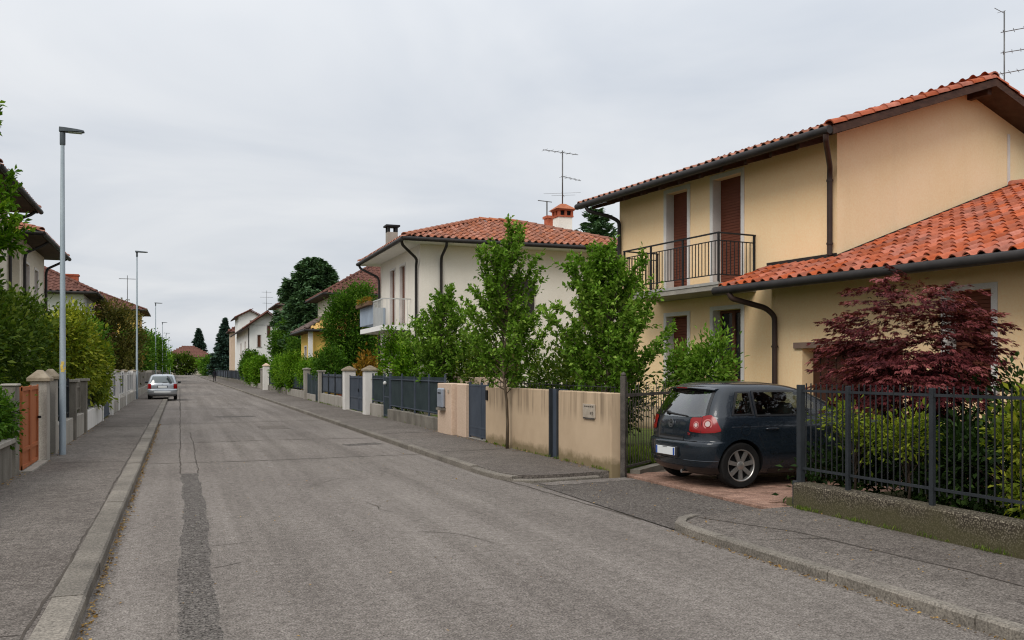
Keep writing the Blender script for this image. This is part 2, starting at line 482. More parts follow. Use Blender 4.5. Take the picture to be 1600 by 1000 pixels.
M['pane'] = mk_window()
def leafmat(name, dark, mid, light, trans=0.26, rough=0.6, spec=0.07):
    """per-leaf colour from the tint attribute; thin leaves let some light through"""
    t = NT(name)
    a = t.n('ShaderNodeAttribute', attribute_name='tint').outputs['Fac']
    nd = t.n('ShaderNodeValToRGB')
    e = nd.color_ramp.elements
    e[0].position, e[0].color = 0.0, dark
    e[1].position, e[1].color = 1.0, light
    x = e.new(0.55); x.color = mid
    t.set(nd.inputs[0], a)
    c = nd.outputs[0]
    b = t.n('ShaderNodeBsdfPrincipled', {'Base Color': c, 'Roughness': rough})
    b.inputs['Specular IOR Level'].default_value = spec
    tr = t.n('ShaderNodeBsdfTranslucent', {'Color': t.mix(1.0, c, (1.15, 1.25, 0.6, 1), 'MULTIPLY')})
    mx = t.n('ShaderNodeMixShader', {0: trans})
    t.t.links.new(b.outputs[0], mx.inputs[1]); t.t.links.new(tr.outputs[0], mx.inputs[2])
    t.t.links.new(mx.outputs[0], t.out.inputs[0])
    return t.m
M['leaf_fresh'] = leafmat('fresh_green_leaf', S(58, 88, 22), S(104, 140, 46), S(156, 180, 84))
M['leaf_mid'] = leafmat('mid_green_leaf', S(40, 68, 18), S(68, 102, 28), S(112, 142, 52))
M['leaf_dark'] = leafmat('dark_laurel_leaf', S(44, 62, 20), S(74, 96, 32), S(132, 144, 60))
M['leaf_yellow'] = leafmat('yellow_green_leaf', S(62, 80, 24), S(116, 130, 40), S(170, 168, 58))
M['leaf_hedge'] = leafmat('bright_hedge_leaf', S(50, 84, 12), S(86, 124, 26), S(136, 164, 54))
M['leaf_olive'] = leafmat('olive_brown_leaf', S(58, 60, 28), S(86, 86, 42), S(128, 108, 56))
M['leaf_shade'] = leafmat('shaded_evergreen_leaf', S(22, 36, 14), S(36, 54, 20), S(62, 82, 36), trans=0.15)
M['leaf_rust'] = leafmat('rusty_yellow_leaf', S(104, 82, 32), S(150, 112, 44), S(182, 146, 64))
M['leaf_maple'] = leafmat('red_maple_leaf', S(62, 26, 30), S(100, 46, 48), S(150, 86, 84), trans=0.22)
M['leaf_maple_red'] = leafmat('bright_red_maple_leaf', S(84, 28, 34), S(124, 44, 50), S(166, 80, 78), trans=0.25)
M['leaf_spruce'] = leafmat('blue_green_needle', S(46, 66, 58), S(70, 94, 82), S(104, 126, 108), trans=0.08)
M['leaf_yew'] = leafmat('dark_conifer_needle', S(56, 80, 56), S(82, 110, 74), S(118, 142, 102), trans=0.1)
M['leaf_litter'] = leafmat('fallen_dry_leaf', S(96, 70, 38), S(150, 116, 62), S(188, 156, 92), trans=0.05)
M['grass_blade'] = leafmat('grass_blade', S(56, 78, 26), S(92, 112, 40), S(132, 140, 66), trans=0.2)
# ================================================================ ground, road, pavements
rng = np.random.default_rng(11)
random.seed(7)
def sheet(name, pts, z, mat, kind='structure', parent=None):
    mb = MB(); mb.add([(x, y, z) for x, y in pts], [tuple(range(len(pts)))])
    o = mb.build(name, mat, parent)
    if kind and parent is None: tag(o, kind=kind)
    return o
sheet('ground', [(-900, -300), (900, -300), (900, 1500), (-900, 1500)], -0.06, M['soil'])
road = sheet('road', [(-0.63, -12), (4.92, -12), (4.92, 9.0), (4.95, 12.4), (4.60, 13.8), (4.60, 302), (-0.63, 302)], 0.0, M['road'])
end_road = sheet('road', [(-60, 302), (60, 302), (60, 309), (-60, 309)], -0.004, M['road'])

def wobble_strip(name, path, w, z, mat, parent, amp=0.02, step=0.25, wamp=0.3):
    """thin uneven ribbon laid on the asphalt"""
    P = []
    for (a, b) in zip(path[:-1], path[1:]):
        a, b = Vector(a), Vector(b)
        n = max(2, int((b - a).length / step))
        P += [a.lerp(b, i / n) for i in range(n)]
    P.append(Vector(path[-1]))
    mb = MB(); off = 0.0; V = []
    for i, p in enumerate(P):
        d = (P[min(i + 1, len(P) - 1)] - P[max(i - 1, 0)]).normalized()
        nrm = Vector((-d.y, d.x))
        off = off * 0.8 + random.uniform(-amp, amp)
        ww = w * (1 + random.uniform(-wamp, wamp)) / 2
        wr = w * (1 + random.uniform(-wamp, wamp)) / 2
        V += [(p.x + nrm.x * (off + ww), p.y + nrm.y * (off + ww), z), (p.x + nrm.x * (off - wr), p.y + nrm.y * (off - wr), z)]
    F = [(2 * i, 2 * i + 1, 2 * i + 3, 2 * i + 2) for i in range(len(P) - 1)]
    mb.add(V, F)
    return mb.build(name, mat, parent)
wobble_strip('asphalt_patch', [(0.13, 1.0), (0.14, 8.0), (0.17, 11.5), (0.16, 15.6)], 0.26, 0.004, M['patch'], road, 0.010, 0.09, 0.06)
wobble_strip('asphalt_patch', [(3.5, 20.3), (4.35, 20.5)], 0.5, 0.004, M['patch'], road, 0.02)
wobble_strip('asphalt_patch', [(1.2, 34.0), (2.6, 34.1)], 0.7, 0.004, M['patch'], road, 0.02)
for pth, w in [([(0.02, 15.6), (0.03, 40)], 0.022), ([(0.30, 15.6), (0.29, 26)], 0.018), ([(-0.6, 17.5), (1.2, 17.35), (4.55, 17.6)], 0.045),
               ([(-0.6, 22.0), (2.0, 22.4), (4.5, 22.2)], 0.05), ([(0.3, 9.1), (0.62, 9.2), (0.7, 9.2)], 0.010), ([(0.28, 8.1), (0.5, 8.25)], 0.010),
               ([(-0.6, 30.0), (4.5, 30.6)], 0.06), ([(-0.6, 41.0), (4.5, 41.5)], 0.08), ([(2.35, 9.2), (2.7, 8.9), (2.9, 8.3)], 0.008),
               ([(4.62, 14.0), (4.75, 12.3), (4.9, 9.0)], 0.03), ([(0.03, 40), (0.05, 90)], 0.05), ([(-0.6, 58), (4.5, 58.6)], 0.1)]:
    wobble_strip('road_crack', pth, w, 0.003, M['crack'], road, 0.012, 0.15, 0.5)

def crack(x, y, a, L, w, z, parent):
    """random-walk crack with side branches"""
    P = [(x, y)]
    for k in range(int(L / .12)):
        a += random.gauss(0, .38)
        x += math.cos(a) * .12; y += math.sin(a) * .12
        if parent is road and not -.55 < x < 4.45: break
        P.append((x, y))
        if random.random() < .10 and L > 1.0: crack(x, y, a + random.choice((-1, 1)) * random.uniform(.6, 1.2), L * .35, w * .7, z, parent)
    if len(P) > 3: wobble_strip('road_crack', P, w, z, M['crack'], parent, .006, .06, .6)
random.seed(21)
for k in range(9):
    crack(random.uniform(.5, 4.2), random.uniform(8.5, 28), random.choice((0, math.pi / 2)) + random.gauss(0, .5), random.uniform(.8, 3.2), random.uniform(.005, .009), .0032, road)
for (x_, y_, w_, l_) in ((2.6, 26.5, .8, 1.6), (1.0, 50.0, 1.2, 3.0)):
    wobble_strip('asphalt_patch', [(x_, y_), (x_ + .02, y_ + l_)], w_, .0042, M['road'] if y_ > 40 else M['walk'], road, .012, .10, .08)
# ---- left pavement and kerb
def prism_obj(name, pts, z0, z1, mat, parent=None):
    o = MB().prism(pts, z0, z1).build(name, mat, parent, fix=True)
    if parent is None: tag(o, kind='structure')
    return o
walk_l = prism_obj('pavement', [(-0.828, -12), (-0.815, 300), (-2.5, 300), (-2.5, -12)], -0.05, 0.10, M['walk'])
for pth, w in [([(-0.9, 6.1), (-1.6, 6.15)], 0.012), ([(-0.852, 3), (-0.852, 20), (-0.842, 60)], 0.020), ([(-0.9, 23.2), (-2.3, 23.5)], 0.05),
               ([(-0.9, 17.0), (-2.2, 17.2)], 0.03), ([(-0.9, 27.5), (-2.3, 27.8)], 0.07), ([(-0.9, 34.0), (-2.3, 34.4)], 0.08)]:
    wobble_strip('pavement_crack', pth, w, 0.1035, M['crack'], walk_l, 0.01, 0.15, 0.5)

def kerb_path(parent, path, w, side, z1, stone=1.2, z0=-0.05, ch=0.018, joint=0.009):
    """row of single kerb stones following a path; side = +1 when the pavement lies left of the path"""
    P = [Vector(p) for p in path]
    acc = [0.0]
    for a, b in zip(P[:-1], P[1:]): acc.append(acc[-1] + (b - a).length)
    def at(s):
        for i in range(len(P) - 1):
            if s <= acc[i + 1] or i == len(P) - 2:
                t = (s - acc[i]) / (acc[i + 1] - acc[i])
                return P[i].lerp(P[i + 1], min(max(t, 0), 1)), (P[i + 1] - P[i]).normalized()
    s = 0.0
    while s < acc[-1] - 0.1:
        L = min(stone * random.uniform(0.94, 1.06), acc[-1] - s)
        a, b = s + joint / 2, s + L - joint / 2
        ns = 1 if (at(a)[1] - at(b)[1]).length < 0.02 else 5
        dz = random.uniform(-0.004, 0.004); dx = random.uniform(-0.004, 0.004)
        zt = (z1(s) if callable(z1) else z1) + dz
        prof = [(0, z0), (0, zt - ch), (ch, zt), (w - 0.006, zt), (w, zt - 0.006), (w, z0)]
        V, F = [], []
        for k in range(ns + 1):
            p, d = at(a + (b - a) * k / ns)
            n = Vector((-d.y, d.x)) * side
            for q, z in prof: V.append((p.x + n.x * (q + dx), p.y + n.y * (q + dx), z))
        m = len(prof)
        for k in range(ns):
            for j in range(m): F.append((k * m + j, k * m + (j + 1) % m, (k + 1) * m + (j + 1) % m, (k + 1) * m + j))
        F += [tuple(range(m)), tuple(ns * m + j for j in range(m - 1, -1, -1))]
        MB().add(V, F).build('kerb_stone', M['kerb'], parent, fix=True)
        s += L
kerb_l = tag(empty('kerb'), kind='structure')
kerb_path(kerb_l, [(-0.62, 1.0), (-0.60, 40), (-0.60, 120)], 0.22, 1, 0.110)
o = MB().box(-0.84, -0.60, 120.01, 300, -0.05, 0.112).build('kerb_stone_row', M['kerb'], kerb_l); tag(o, kind='stuff')

# ---- right pavements with their lowered ends at the driveway
kn = [(4.88, 0.0), (4.88, 6.9), (4.86, 7.7), (4.88, 8.15), (4.98, 8.45), (5.25, 8.68), (5.75, 8.83), (6.70, 8.93)]
kerb_r = tag(empty('kerb'), kind='structure')
kerb_path(kerb_r, kn, 0.115, -1, lambda s: 0.092 if s < 7.5 else max(0.03, 0.092 - (s - 7.5) * 0.03), stone=1.5)
walk_r = prism_obj('pavement', [(4.992, -12), (4.992, 6.9), (4.975, 7.75), (4.992, 8.10), (5.10, 8.35), (5.32, 8.54), (5.78, 8.695), (6.70, 8.80), (6.95, 8.80), (6.95, -12)], -0.05, 0.082, M['walk'])
kf = [(6.20, 12.72), (5.60, 12.62), (5.05, 12.62), (4.76, 12.78), (4.62, 13.15), (4.57, 13.8), (4.56, 20), (4.56, 120)]
kerb_path(kerb_r, kf, 0.13, -1, lambda s: max(0.035, min(0.105, 0.03 + s * 0.035)), stone=1.5)
o = MB().box(4.56, 4.69, 120.01, 300, -0.05, 0.108).build('kerb_stone_row', M['kerb'], kerb_r); tag(o, kind='stuff')
walk_f = prism_obj('pavement', [(6.20, 12.85), (5.60, 12.75), (5.12, 12.75), (4.88, 12.87), (4.75, 13.2), (4.70, 13.8), (4.69, 20), (4.69, 300), (6.75, 300), (6.75, 12.85)], -0.05, 0.088, M['walk'])
for par, pth, w in [(walk_r, [(5.35, 8.5), (5.75, 7.4), (5.9, 5.6), (5.95, 3.5)], 0.022), (walk_r, [(5.1, 7.2), (5.9, 7.0)], 0.012),
                    (walk_f, [(4.8, 17.0), (6.3, 17.2)], 0.03), (walk_f, [(4.8, 22.4), (6.3, 22.6)], 0.05), (walk_f, [(4.8, 31), (6.3, 31.3)], 0.06)]:
    wobble_strip('pavement_crack', pth, w, 0.0855 if par is walk_r else 0.0915, M['crack'], par, 0.012, 0.15, 0.5)
apron = sheet('driveway_apron', [(4.93, 8.3), (5.25, 8.66), (5.75, 8.80), (6.64, 8.92), (6.66, 12.5), (5.55, 12.50), (4.95, 12.45)], 0.006, M['apron'])
wobble_strip('asphalt_patch', [(5.05, 12.28), (6.6, 12.42)], 0.36, 0.010, M['road'], apron, 0.02, 0.2, 0.15)

# ---- paved drive of single bricks
drive = sheet('driveway', [(6.64, 8.75), (7.12, 8.75), (7.12, 9.35), (12.3, 9.35), (12.3, 15.3), (10.2, 15.3), (6.64, 12.95)], 0.012, M['joint'])
bw, bl = 0.118, 0.238
edge = MB().cbox(-bw / 2, bw / 2, -bl / 2, bl / 2, -0.02, 0.045, 0.006).mesh('paver')
edge.materials.append(M['paver'])
pv = []
for j in range(-2, 34):
    y = 8.86 + j * bw * 1.03
    for i in range(26):
        x = 6.78 + (i + 0.5 * (j % 2)) * bl * 1.02
        if x > 12.0 or y < 8.80 or (x > 7.0 and y < 9.42): continue
        if y > 12.85: continue
        # seen bricks first: those in front of and beside the car
        pv.append((abs(x - 7.6) + 0.9 * abs(y - 9.9), x, y))
for j in range(17):                                # the row of stretchers along the edge
    y = 8.9 + j * bl * 1.02
    inst('paver', edge, drive, (6.70, y, 0.0), (0, 0, 0))
pv.sort()
rest = MB()
for k, (d, x, y) in enumerate(pv):
    z = random.uniform(-0.003, 0.003)
    if k < 275: inst('paver', edge, drive, (x + random.uniform(-.002, .002), y, z), (random.uniform(-.006, .006), random.uniform(-.006, .006), math.pi / 2 + random.uniform(-.01, .01)))
    else: rest.box(x - bl / 2, x + bl / 2, y - bw / 2, y + bw / 2, 0.0, 0.044)
tag(rest.build('far_pavers', M['paver'], drive), kind='stuff')

# ---- gardens behind the walls
tag(MB().prism([(6.95, -12), (6.95, 8.70), (7.14, 8.70), (7.14, 9.34), (12.3, 9.34), (12.3, 8.6), (30, 8.6), (30, -12)], -0.05, 0.10).build('lawn', M['soil'], fix=True), kind='structure')
tag(MB().prism([(6.75, 12.95), (10.2, 15.32), (13, 15.32), (13, 300), (6.75, 300)], -0.05, 0.12).build('lawn', M['grass'], fix=True), kind='structure')
tag(MB().prism([(-2.75, -12), (-2.75, 300), (-30, 300), (-30, -12)], -0.05, 0.12).build('lawn', M['grass'], fix=True), kind='structure')
# ================================================================ plant building
def unit(a): return a / np.maximum(np.linalg.norm(a, axis=-1, keepdims=True), 1e-9)

def leaf_arrays(C, D, N, L, Wd, fold=0.18):
    D = unit(D); Sd = unit(np.cross(D, N)); N = np.cross(Sd, D)
    L = L[:, None]; Wd = Wd[:, None]
    base = C - D * L * 0.5
    tip = C + D * L * 0.5 - N * L * 0.10
    lf = C + Sd * Wd * 0.5 + N * Wd * fold
    rt = C - Sd * Wd * 0.5 + N * Wd * fold
    V = np.stack([base, rt, tip, lf], 1).reshape(-1, 3)
    F = np.arange(len(V)).reshape(-1, 4)
    return V, F

def leaves(name, C, D, N, L, Wd, tint, mat, parent, fold=0.18):
    V, F = leaf_arrays(C, D, N, L, Wd, fold)
    return np_mesh(name, V, F, mat, parent, np.repeat(tint, 4))

def tree_root(name, label, x, y, z=0.1, cat='tree', group=None):
    return thing(name, label, cat, (x, y, z), 0, group)

def young_tree(root, seed, H, z0, prof, leaf, mat, n_br=46, dens=30.0, lw=0.5, trunk_r=0.035, rise=(38, 68), stem=True, extra=1.0, barkm='bark'):
    """upright young tree: one stem, ascending branches with twigs, leaves along them.
    prof(t) = branch reach in metres at relative crown height t"""
    g = np.random.default_rng(seed)
    mb = MB()
    n = 9
    tr = [(g.normal(0, .012) * i, g.normal(0, .012) * i, H * 0.96 * i / n) for i in range(n + 1)]
    mb.tube(tr, [trunk_r * (1 - 0.8 * i / n) for i in range(n + 1)], 7)
    C, D = [], []
    for k in range(n_br):
        t = (k + g.uniform(0, 1)) / n_br
        t = t ** 0.9
        z = z0 + (H - z0) * t * 0.95
        az = k * 2.39996 + g.normal(0, .35)
        reach = prof(t) * g.uniform(0.45, 1.32)
        el = R(g.uniform(*rise)) * (0.52 + 0.58 * t)
        Lb = reach / max(math.cos(el), 0.35)
        d = np.array([math.cos(az) * math.cos(el), math.sin(az) * math.cos(el), math.sin(el)])
        i0 = min(int(z / (H * 0.96) * n), n - 1)
        p0 = np.array(tr[i0]) + (np.array(tr[i0 + 1]) - np.array(tr[i0])) * (z / (H * .96) * n - i0)
        m = 5
        pts = [p0]
        for i in range(m):
            d2 = unit(d + np.array([0, 0, 0.12 * i]) + g.normal(0, .07, 3))
            pts.append(pts[-1] + d2 * Lb / m)
        mb.tube(pts, [0.012 * (1 - 0.75 * i / m) + 0.002 for i in range(m + 1)], 4, cap=False)
        segs = [(pts, 0.22)]
        for q in range(int(2 + Lb * 4.0)):
            u = g.uniform(0.2, 0.95); j = min(int(u * m), m - 1)
            b = pts[j] + (pts[j + 1] - pts[j]) * (u * m - j)
            td = unit(unit(pts[j + 1] - pts[j]) + g.normal(0, .62, 3))
            tl = Lb * g.uniform(0.16, 0.42) * (1.1 - u * 0.5)
            segs.append(([b, b + td * tl * .5, b + td * tl + np.array([0, 0, tl * .12])], 0.05))
        for sp, s0 in segs:
            sp = np.array(sp)
            ln = np.linalg.norm(np.diff(sp, axis=0), axis=1).sum()
            cnt = max(3, int(ln * dens * extra * g.uniform(.7, 1.3)))
            u = g.uniform(s0, 1.04, cnt) * (len(sp) - 1)
            j = np.clip(u.astype(int), 0, len(sp) - 2)
            base = sp[j] + (sp[j + 1] - sp[j]) * (u - j)[:, None]
            ax = unit(sp[j + 1] - sp[j])
            dr = unit(ax * 0.6 + g.normal(0, .62, (cnt, 3)) + np.array([0, 0, 0.05]))
            C.append(base + dr * leaf * g.uniform(.4, .8, (cnt, 1))); D.append(dr)
    C = np.concatenate(C); D = np.concatenate(D); nl = len(C)
    N = unit(g.normal(0, .55, (nl, 3)) + np.array([0, 0, 1.0]))
    L = leaf * g.uniform(.65, 1.25, nl)
    tint = np.clip(g.normal(.5, .2, nl) + 0.1 * np.sin(C[:, 2] * 3), 0, 1)
    if stem: mb.build('trunk', M[barkm], root, smooth=True)
    return leaves('crown', C, D, N, L, L * lw, tint, M[mat], root)

def blob_crown(root, seed, blobs, n_clu, per, crad, leaf, mat, lw=0.5, flat=1.0, hollow=0.5, droop=0.0, up=0.35, stem=None, limbs=10, part='crown', tintlo=0.0, barkm='bark_dark', amp=0.16, lsd=0.5, inner=False):
    """crown of leaf clumps spread through one or more ellipsoids [(cx,cy,cz,rx,ry,rz)]"""
    g = np.random.default_rng(seed)
    B = np.array(blobs, float)
    vol = B[:, 3] * B[:, 4] * B[:, 5]
    which = g.choice(len(B), n_clu, p=vol ** .8 / (vol ** .8).sum())
    d = unit(g.normal(0, 1, (n_clu, 3)))
    ph = g.uniform(0, 6.28, 6)
    lump = 1 + amp * (np.sin(3.1 * d[:, 0] + ph[0] + which) + np.sin(4.3 * d[:, 1] + ph[1]) + np.sin(3.7 * d[:, 2] + ph[2] + 2 * d[:, 0])) / 1.6
    r = (hollow + (1 - hollow) * g.uniform(0, 1, n_clu) ** 0.6) * lump * g.uniform(.9, 1.08, n_clu)
    cc = B[which, :3] + d * B[which, 3:6] * r[:, None]
    n = n_clu * per
    ci = np.repeat(np.arange(n_clu), per)
    off = g.normal(0, 1, (n, 3)) * crad * np.array([1, 1, flat]) * 0.6
    C = cc[ci] + off
    out = unit(d[ci] * 0.8 + unit(off) * 0.7 + np.array([0, 0, up - droop]) + g.normal(0, lsd, (n, 3)))
    N = unit(np.array([0, 0, 1.0]) + d[ci] * 0.45 + g.normal(0, .45, (n, 3)))
    L = leaf * g.uniform(.6, 1.25, n)
    tint = np.clip(tintlo + g.normal(.48, .17, n) + g.normal(0, .13, n_clu)[ci], 0, 1)
    if stem is not None:
        mb = MB()
        sx, sy, rad, zt = stem
        top = np.array([sx * .6, sy * .6, zt])
        mb.tube([(sx, sy, -0.05), (sx * .9 + .02, sy * .9, zt * .5), tuple(top)], [rad, rad * .75, rad * .5], 7)
        for k in g.choice(n_clu, min(limbs, n_clu), replace=False):
            st = np.array([sx, sy, 0]) + (top - np.array([sx, sy, 0])) * g.uniform(.35, 1.0)
            md = (st + cc[k]) / 2 + np.array([0, 0, .1 * np.linalg.norm(cc[k] - st)])
            mb.tube([tuple(st), tuple(md), tuple(cc[k])], [rad * .42, rad * .25, rad * .08], 5, cap=False)
        mb.build('trunk', M[barkm], root, smooth=True)
    return leaves(part, C, out, N, L, L * lw, tint, M[mat], root)

def fan_crown(root, seed, blobs, n_clu, per, crad, leaf, mat, part='crown', tintlo=0.0):
    """layers of drooping cut-leaf sprays, as on a Japanese maple"""
    g = np.random.default_rng(seed)
    B = np.array(blobs, float)
    vol = (B[:, 3] * B[:, 4] * B[:, 5]) ** .75
    which = g.choice(len(B), n_clu, p=vol / vol.sum())
    d = unit(g.normal(0, 1, (n_clu, 3)) * np.array([1, 1, .9]))
    r = g.uniform(0.35, 1.08, n_clu) ** .55
    cc = B[which, :3] + d * B[which, 3:6] * r[:, None]
    outw = unit(d * np.array([1, 1, .15]) + g.normal(0, .25, (n_clu, 3)) * np.array([1, 1, .3]))
    n = n_clu * per
    ci = np.repeat(np.arange(n_clu), per)
    a = g.uniform(-.5, 1, n)[:, None]
    side = unit(np.cross(outw, np.array([0, 0, 1.0])))[ci]
    sp = g.normal(0, .42, n)[:, None]
    C0 = cc[ci] + outw[ci] * a * crad + side * sp * crad * (1.1 - .6 * np.abs(a)) + g.normal(0, .06, (n, 3)) * crad - np.array([0, 0, .35]) * crad * np.clip(a, 0, 1) ** 2
    fan = 5
    k = np.tile(np.arange(fan), n); i = np.repeat(np.arange(n), fan)
    ang = (k - 2) * 0.5
    D = outw[ci][i] * np.cos(ang)[:, None] + side[i] * np.sin(ang)[:, None] + np.array([0, 0, -.38]) + g.normal(0, .14, (n * fan, 3))
    D = unit(D)
    L = leaf * g.uniform(.7, 1.2, n)[i] * np.array([.62, .88, 1, .88, .62])[k]
    C = C0[i] + D * L[:, None] * .5
    N = unit(np.array([0, 0, 1.0]) + g.normal(0, .35, (n, 3)))[i]
    tint = np.clip(tintlo + g.normal(.45, .18, n) + g.normal(0, .24, n_clu)[ci], 0, 1)[i]
    return leaves(part, C, D, N, L, L * .27, tint, M[mat], root, 0.1)

def conifer(root, seed, H, rad, z0, mat, n_br=150, spray=9, needle=0.32, droop=0.15, tr=0.16, power=0.9, rnd=0.0):
    """stem with whorled branches set with needle sprays"""
    g = np.random.default_rng(seed)
    mb = MB(); mb.tube([(0, 0, -.05), (0.03, 0, H * .5), (0, 0, H * .98)], [tr, tr * .6, tr * .1], 7)
    mb.build('trunk', M['bark_dark'], root, smooth=True)
    C, D = [], []
    for k in range(n_br):
        t = ((k + g.uniform(0, 1)) / n_br) ** 0.85
        z = z0 + (H - z0) * t
        if rnd: Lb = rad * (math.sin(math.pi * (0.10 + 0.87 * t)) ** rnd) * g.uniform(.68, 1.1)
        else: Lb = rad * max(1 - t, 0.02) ** power * g.uniform(.68, 1.12) + 0.06
        az = k * 2.39996 + g.normal(0, .3)
        hd = np.array([math.cos(az), math.sin(az), 0])
        sd = np.array([-math.sin(az), math.cos(az), 0])
        cnt = int(spray * (3 + Lb * 5))
        u = g.uniform(0.12, 1.03, cnt)
        w = g.normal(0, .20, cnt) * Lb * (1.15 - u)
        rise = 0.42 * t * u * Lb - droop * Lb * u * u + g.normal(0, .12, cnt) * (0.4 + .3 * Lb)
        P = np.array([0, 0, z]) + hd * (u * Lb)[:, None] + sd * w[:, None] + np.array([0, 0, 1.0]) * rise[:, None]
        C.append(P)
        D.append(unit(hd + sd * (np.sign(w) * .6)[:, None] + np.array([0, 0, .25 - droop]) + g.normal(0, .35, (cnt, 3))))
    C = np.concatenate(C); D = np.concatenate(D); n = len(C)
    N = unit(np.array([0, 0, 1.0]) + g.normal(0, .5, (n, 3)))
    L = needle * g.uniform(.6, 1.3, n)
    tint = np.clip(g.normal(.45, .2, n), 0, 1)
    return leaves('crown', C, D, N, L, L * .34, tint, M[mat], root)

def grass_patch(name, pts_fn, n, h, mat, seed, z, kind='stuff', lw=0.12, label=None):
    g = np.random.default_rng(seed)
    P = pts_fn(g, n)
    C = np.column_stack([P, np.full(len(P), z)])
    m = len(C)
    L = h * g.uniform(.5, 1.3, m)
    D = unit(np.array([0, 0, 1.0]) + g.normal(0, .35, (m, 3)))
    C = C + D * L[:, None] * .45
    N = unit(g.normal(0, 1, (m, 3)) * np.array([1, 1, .2]))
    o = leaves(name, C, D, N, L, L * lw, np.clip(g.normal(.5, .22, m), 0, 1), M[mat], None)
    tag(o, label, None, None, kind)
    return o
# ================================================================ building kit
_TP = [(0, 0), (.07, .030), (.18, .055), (.30, .064), (.42, .055), (.53, .030), (.60, .004), (.80, -.006), (1.0, 0)]
def tile_verts(p, ln, lift=0.03, th=0.02, k=1.0):
    lo = [(u * p, 0, z * k + lift) for u, z in _TP]
    hi = [(u * p, ln, z * k) for u, z in _TP]
    bo = [(u * p, 0.004, z * k + lift - th) for u, z in _TP]
    n = len(_TP)
    F = [(i, i + 1, n + i + 1, n + i) for i in range(n - 1)] + [(2 * n + i, 2 * n + i + 1, i + 1, i) for i in range(n - 1)]
    return np.array(lo + hi + bo), np.array(F)
_tile_mesh = {}
def tile_mesh(p, ln, mat):
    key = (round(p, 3), round(ln, 3), mat)
    if key not in _tile_mesh:
        V, F = tile_verts(p, ln)
        me = bpy.data.meshes.new('tile'); me.from_pydata(V.tolist(), [], F.tolist())
        me.polygons.foreach_set('use_smooth', [True] * len(F)); me.set_sharp_from_angle(angle=R(50))
        me.materials.append(M[mat]); _tile_mesh[key] = me
    return _tile_mesh[key]

def in_poly(x, y, poly):
    c = False; j = len(poly) - 1
    for i in range(len(poly)):
        xi, yi = poly[i]; xj, yj = poly[j]
        if (yi > y) != (yj > y) and x < (xj - xi) * (y - yi) / (yj - yi) + xi: c = not c
        j = i
    return c

_cam_inv = None
def in_view(p):
    """is a world point inside the photograph's frame, and how far"""
    c, s = math.cos(math.atan(520 / 1400)), math.sin(math.atan(520 / 1400))
    xc, zc_ = p[0] * c - p[1] * s, p[0] * s + p[1] * c
    if zc_ < .5: return False, 1e9
    u, v = 800 + 1400 * xc / zc_, 578 - 1400 * (p[2] - 1.7) / zc_
    return (-30 < u < 1630 and -30 < v < 1030), zc_

def tile_plane(parent, A, B, poly, mat, pitch=0.3, expo=0.42, single=0, name='tile', world=None, lift0=0.02):
    """rows of curved clay tiles on a roof plane: A->B runs along the eave with the slope rising to its left (seen from above).
    single = how many of the best seen tiles become objects of their own; the rest is one mesh"""
    A, B = Vector(A), Vector(B)
    ex = (B - A).normalized()
    P3 = [Vector(p) for p in poly]
    nrm = Vector((0, 0, 0))
    for i in range(len(P3)): nrm += P3[i].cross(P3[(i + 1) % len(P3)])
    nrm.normalize()
    if nrm.z < 0: nrm = -nrm
    ey = nrm.cross(ex).normalized()
    pl = [((p - A).dot(ex), (p - A).dot(ey)) for p in P3]
    x0, x1 = min(p[0] for p in pl), max(p[0] for p in pl); y1 = max(p[1] for p in pl)
    nc = max(1, round((x1 - x0) / pitch)); pt = (x1 - x0) / nc
    nr = max(1, math.ceil(y1 / expo))
    cells = []
    for r_ in range(nr):
        for c_ in range(nc):
            cx, cy = x0 + (c_ + .5) * pt, (r_ + .5) * expo
            if not in_poly(cx, min(cy, y1 - .02), pl): continue
            o = A + ex * (x0 + c_ * pt) + ey * (r_ * expo - (.03 if r_ == 0 else 0)) + nrm * lift0
            w = world @ (o + ex * pt / 2) if world is not None else o
            ok, dist = in_view(w)
            cells.append((0 if ok else 1, dist, o))
    cells.sort(key=lambda t: t[:2])
    rot = Matrix((ex, ey, nrm)).transposed().to_euler()
    me = tile_mesh(pt, expo * 1.12, mat)
    V0, F0 = tile_verts(pt, expo * 1.12)
    Rm = np.array([list(ex), list(ey), list(nrm)])
    VV, FF, k = [], [], 0
    for i, (bad, dist, o) in enumerate(cells):
        j = [random.uniform(-.006, .006), random.uniform(-.01, .01), random.uniform(-.003, .006)]
        oo = o + ex * j[0] + ey * j[1] + nrm * j[2]
        if i < single and not bad:
            t = inst(name, me, parent, oo, rot)
            t.rotation_euler.rotate_axis('Z', random.uniform(-.03, .03)); t.rotation_euler.rotate_axis('Y', random.uniform(-.02, .02))
        else:
            VV.append(V0 @ Rm + np.array(oo)); FF.append(F0 + k * len(V0)); k += 1
    if VV:
        o = np_mesh('roof_tiles', np.concatenate(VV), np.concatenate(FF), M[mat], parent)
        o.data.polygons.foreach_set('use_smooth', [True] * len(o.data.polygons)); o.data.set_sharp_from_angle(angle=R(50))
        if single or k > 3: tag(o, kind='stuff')

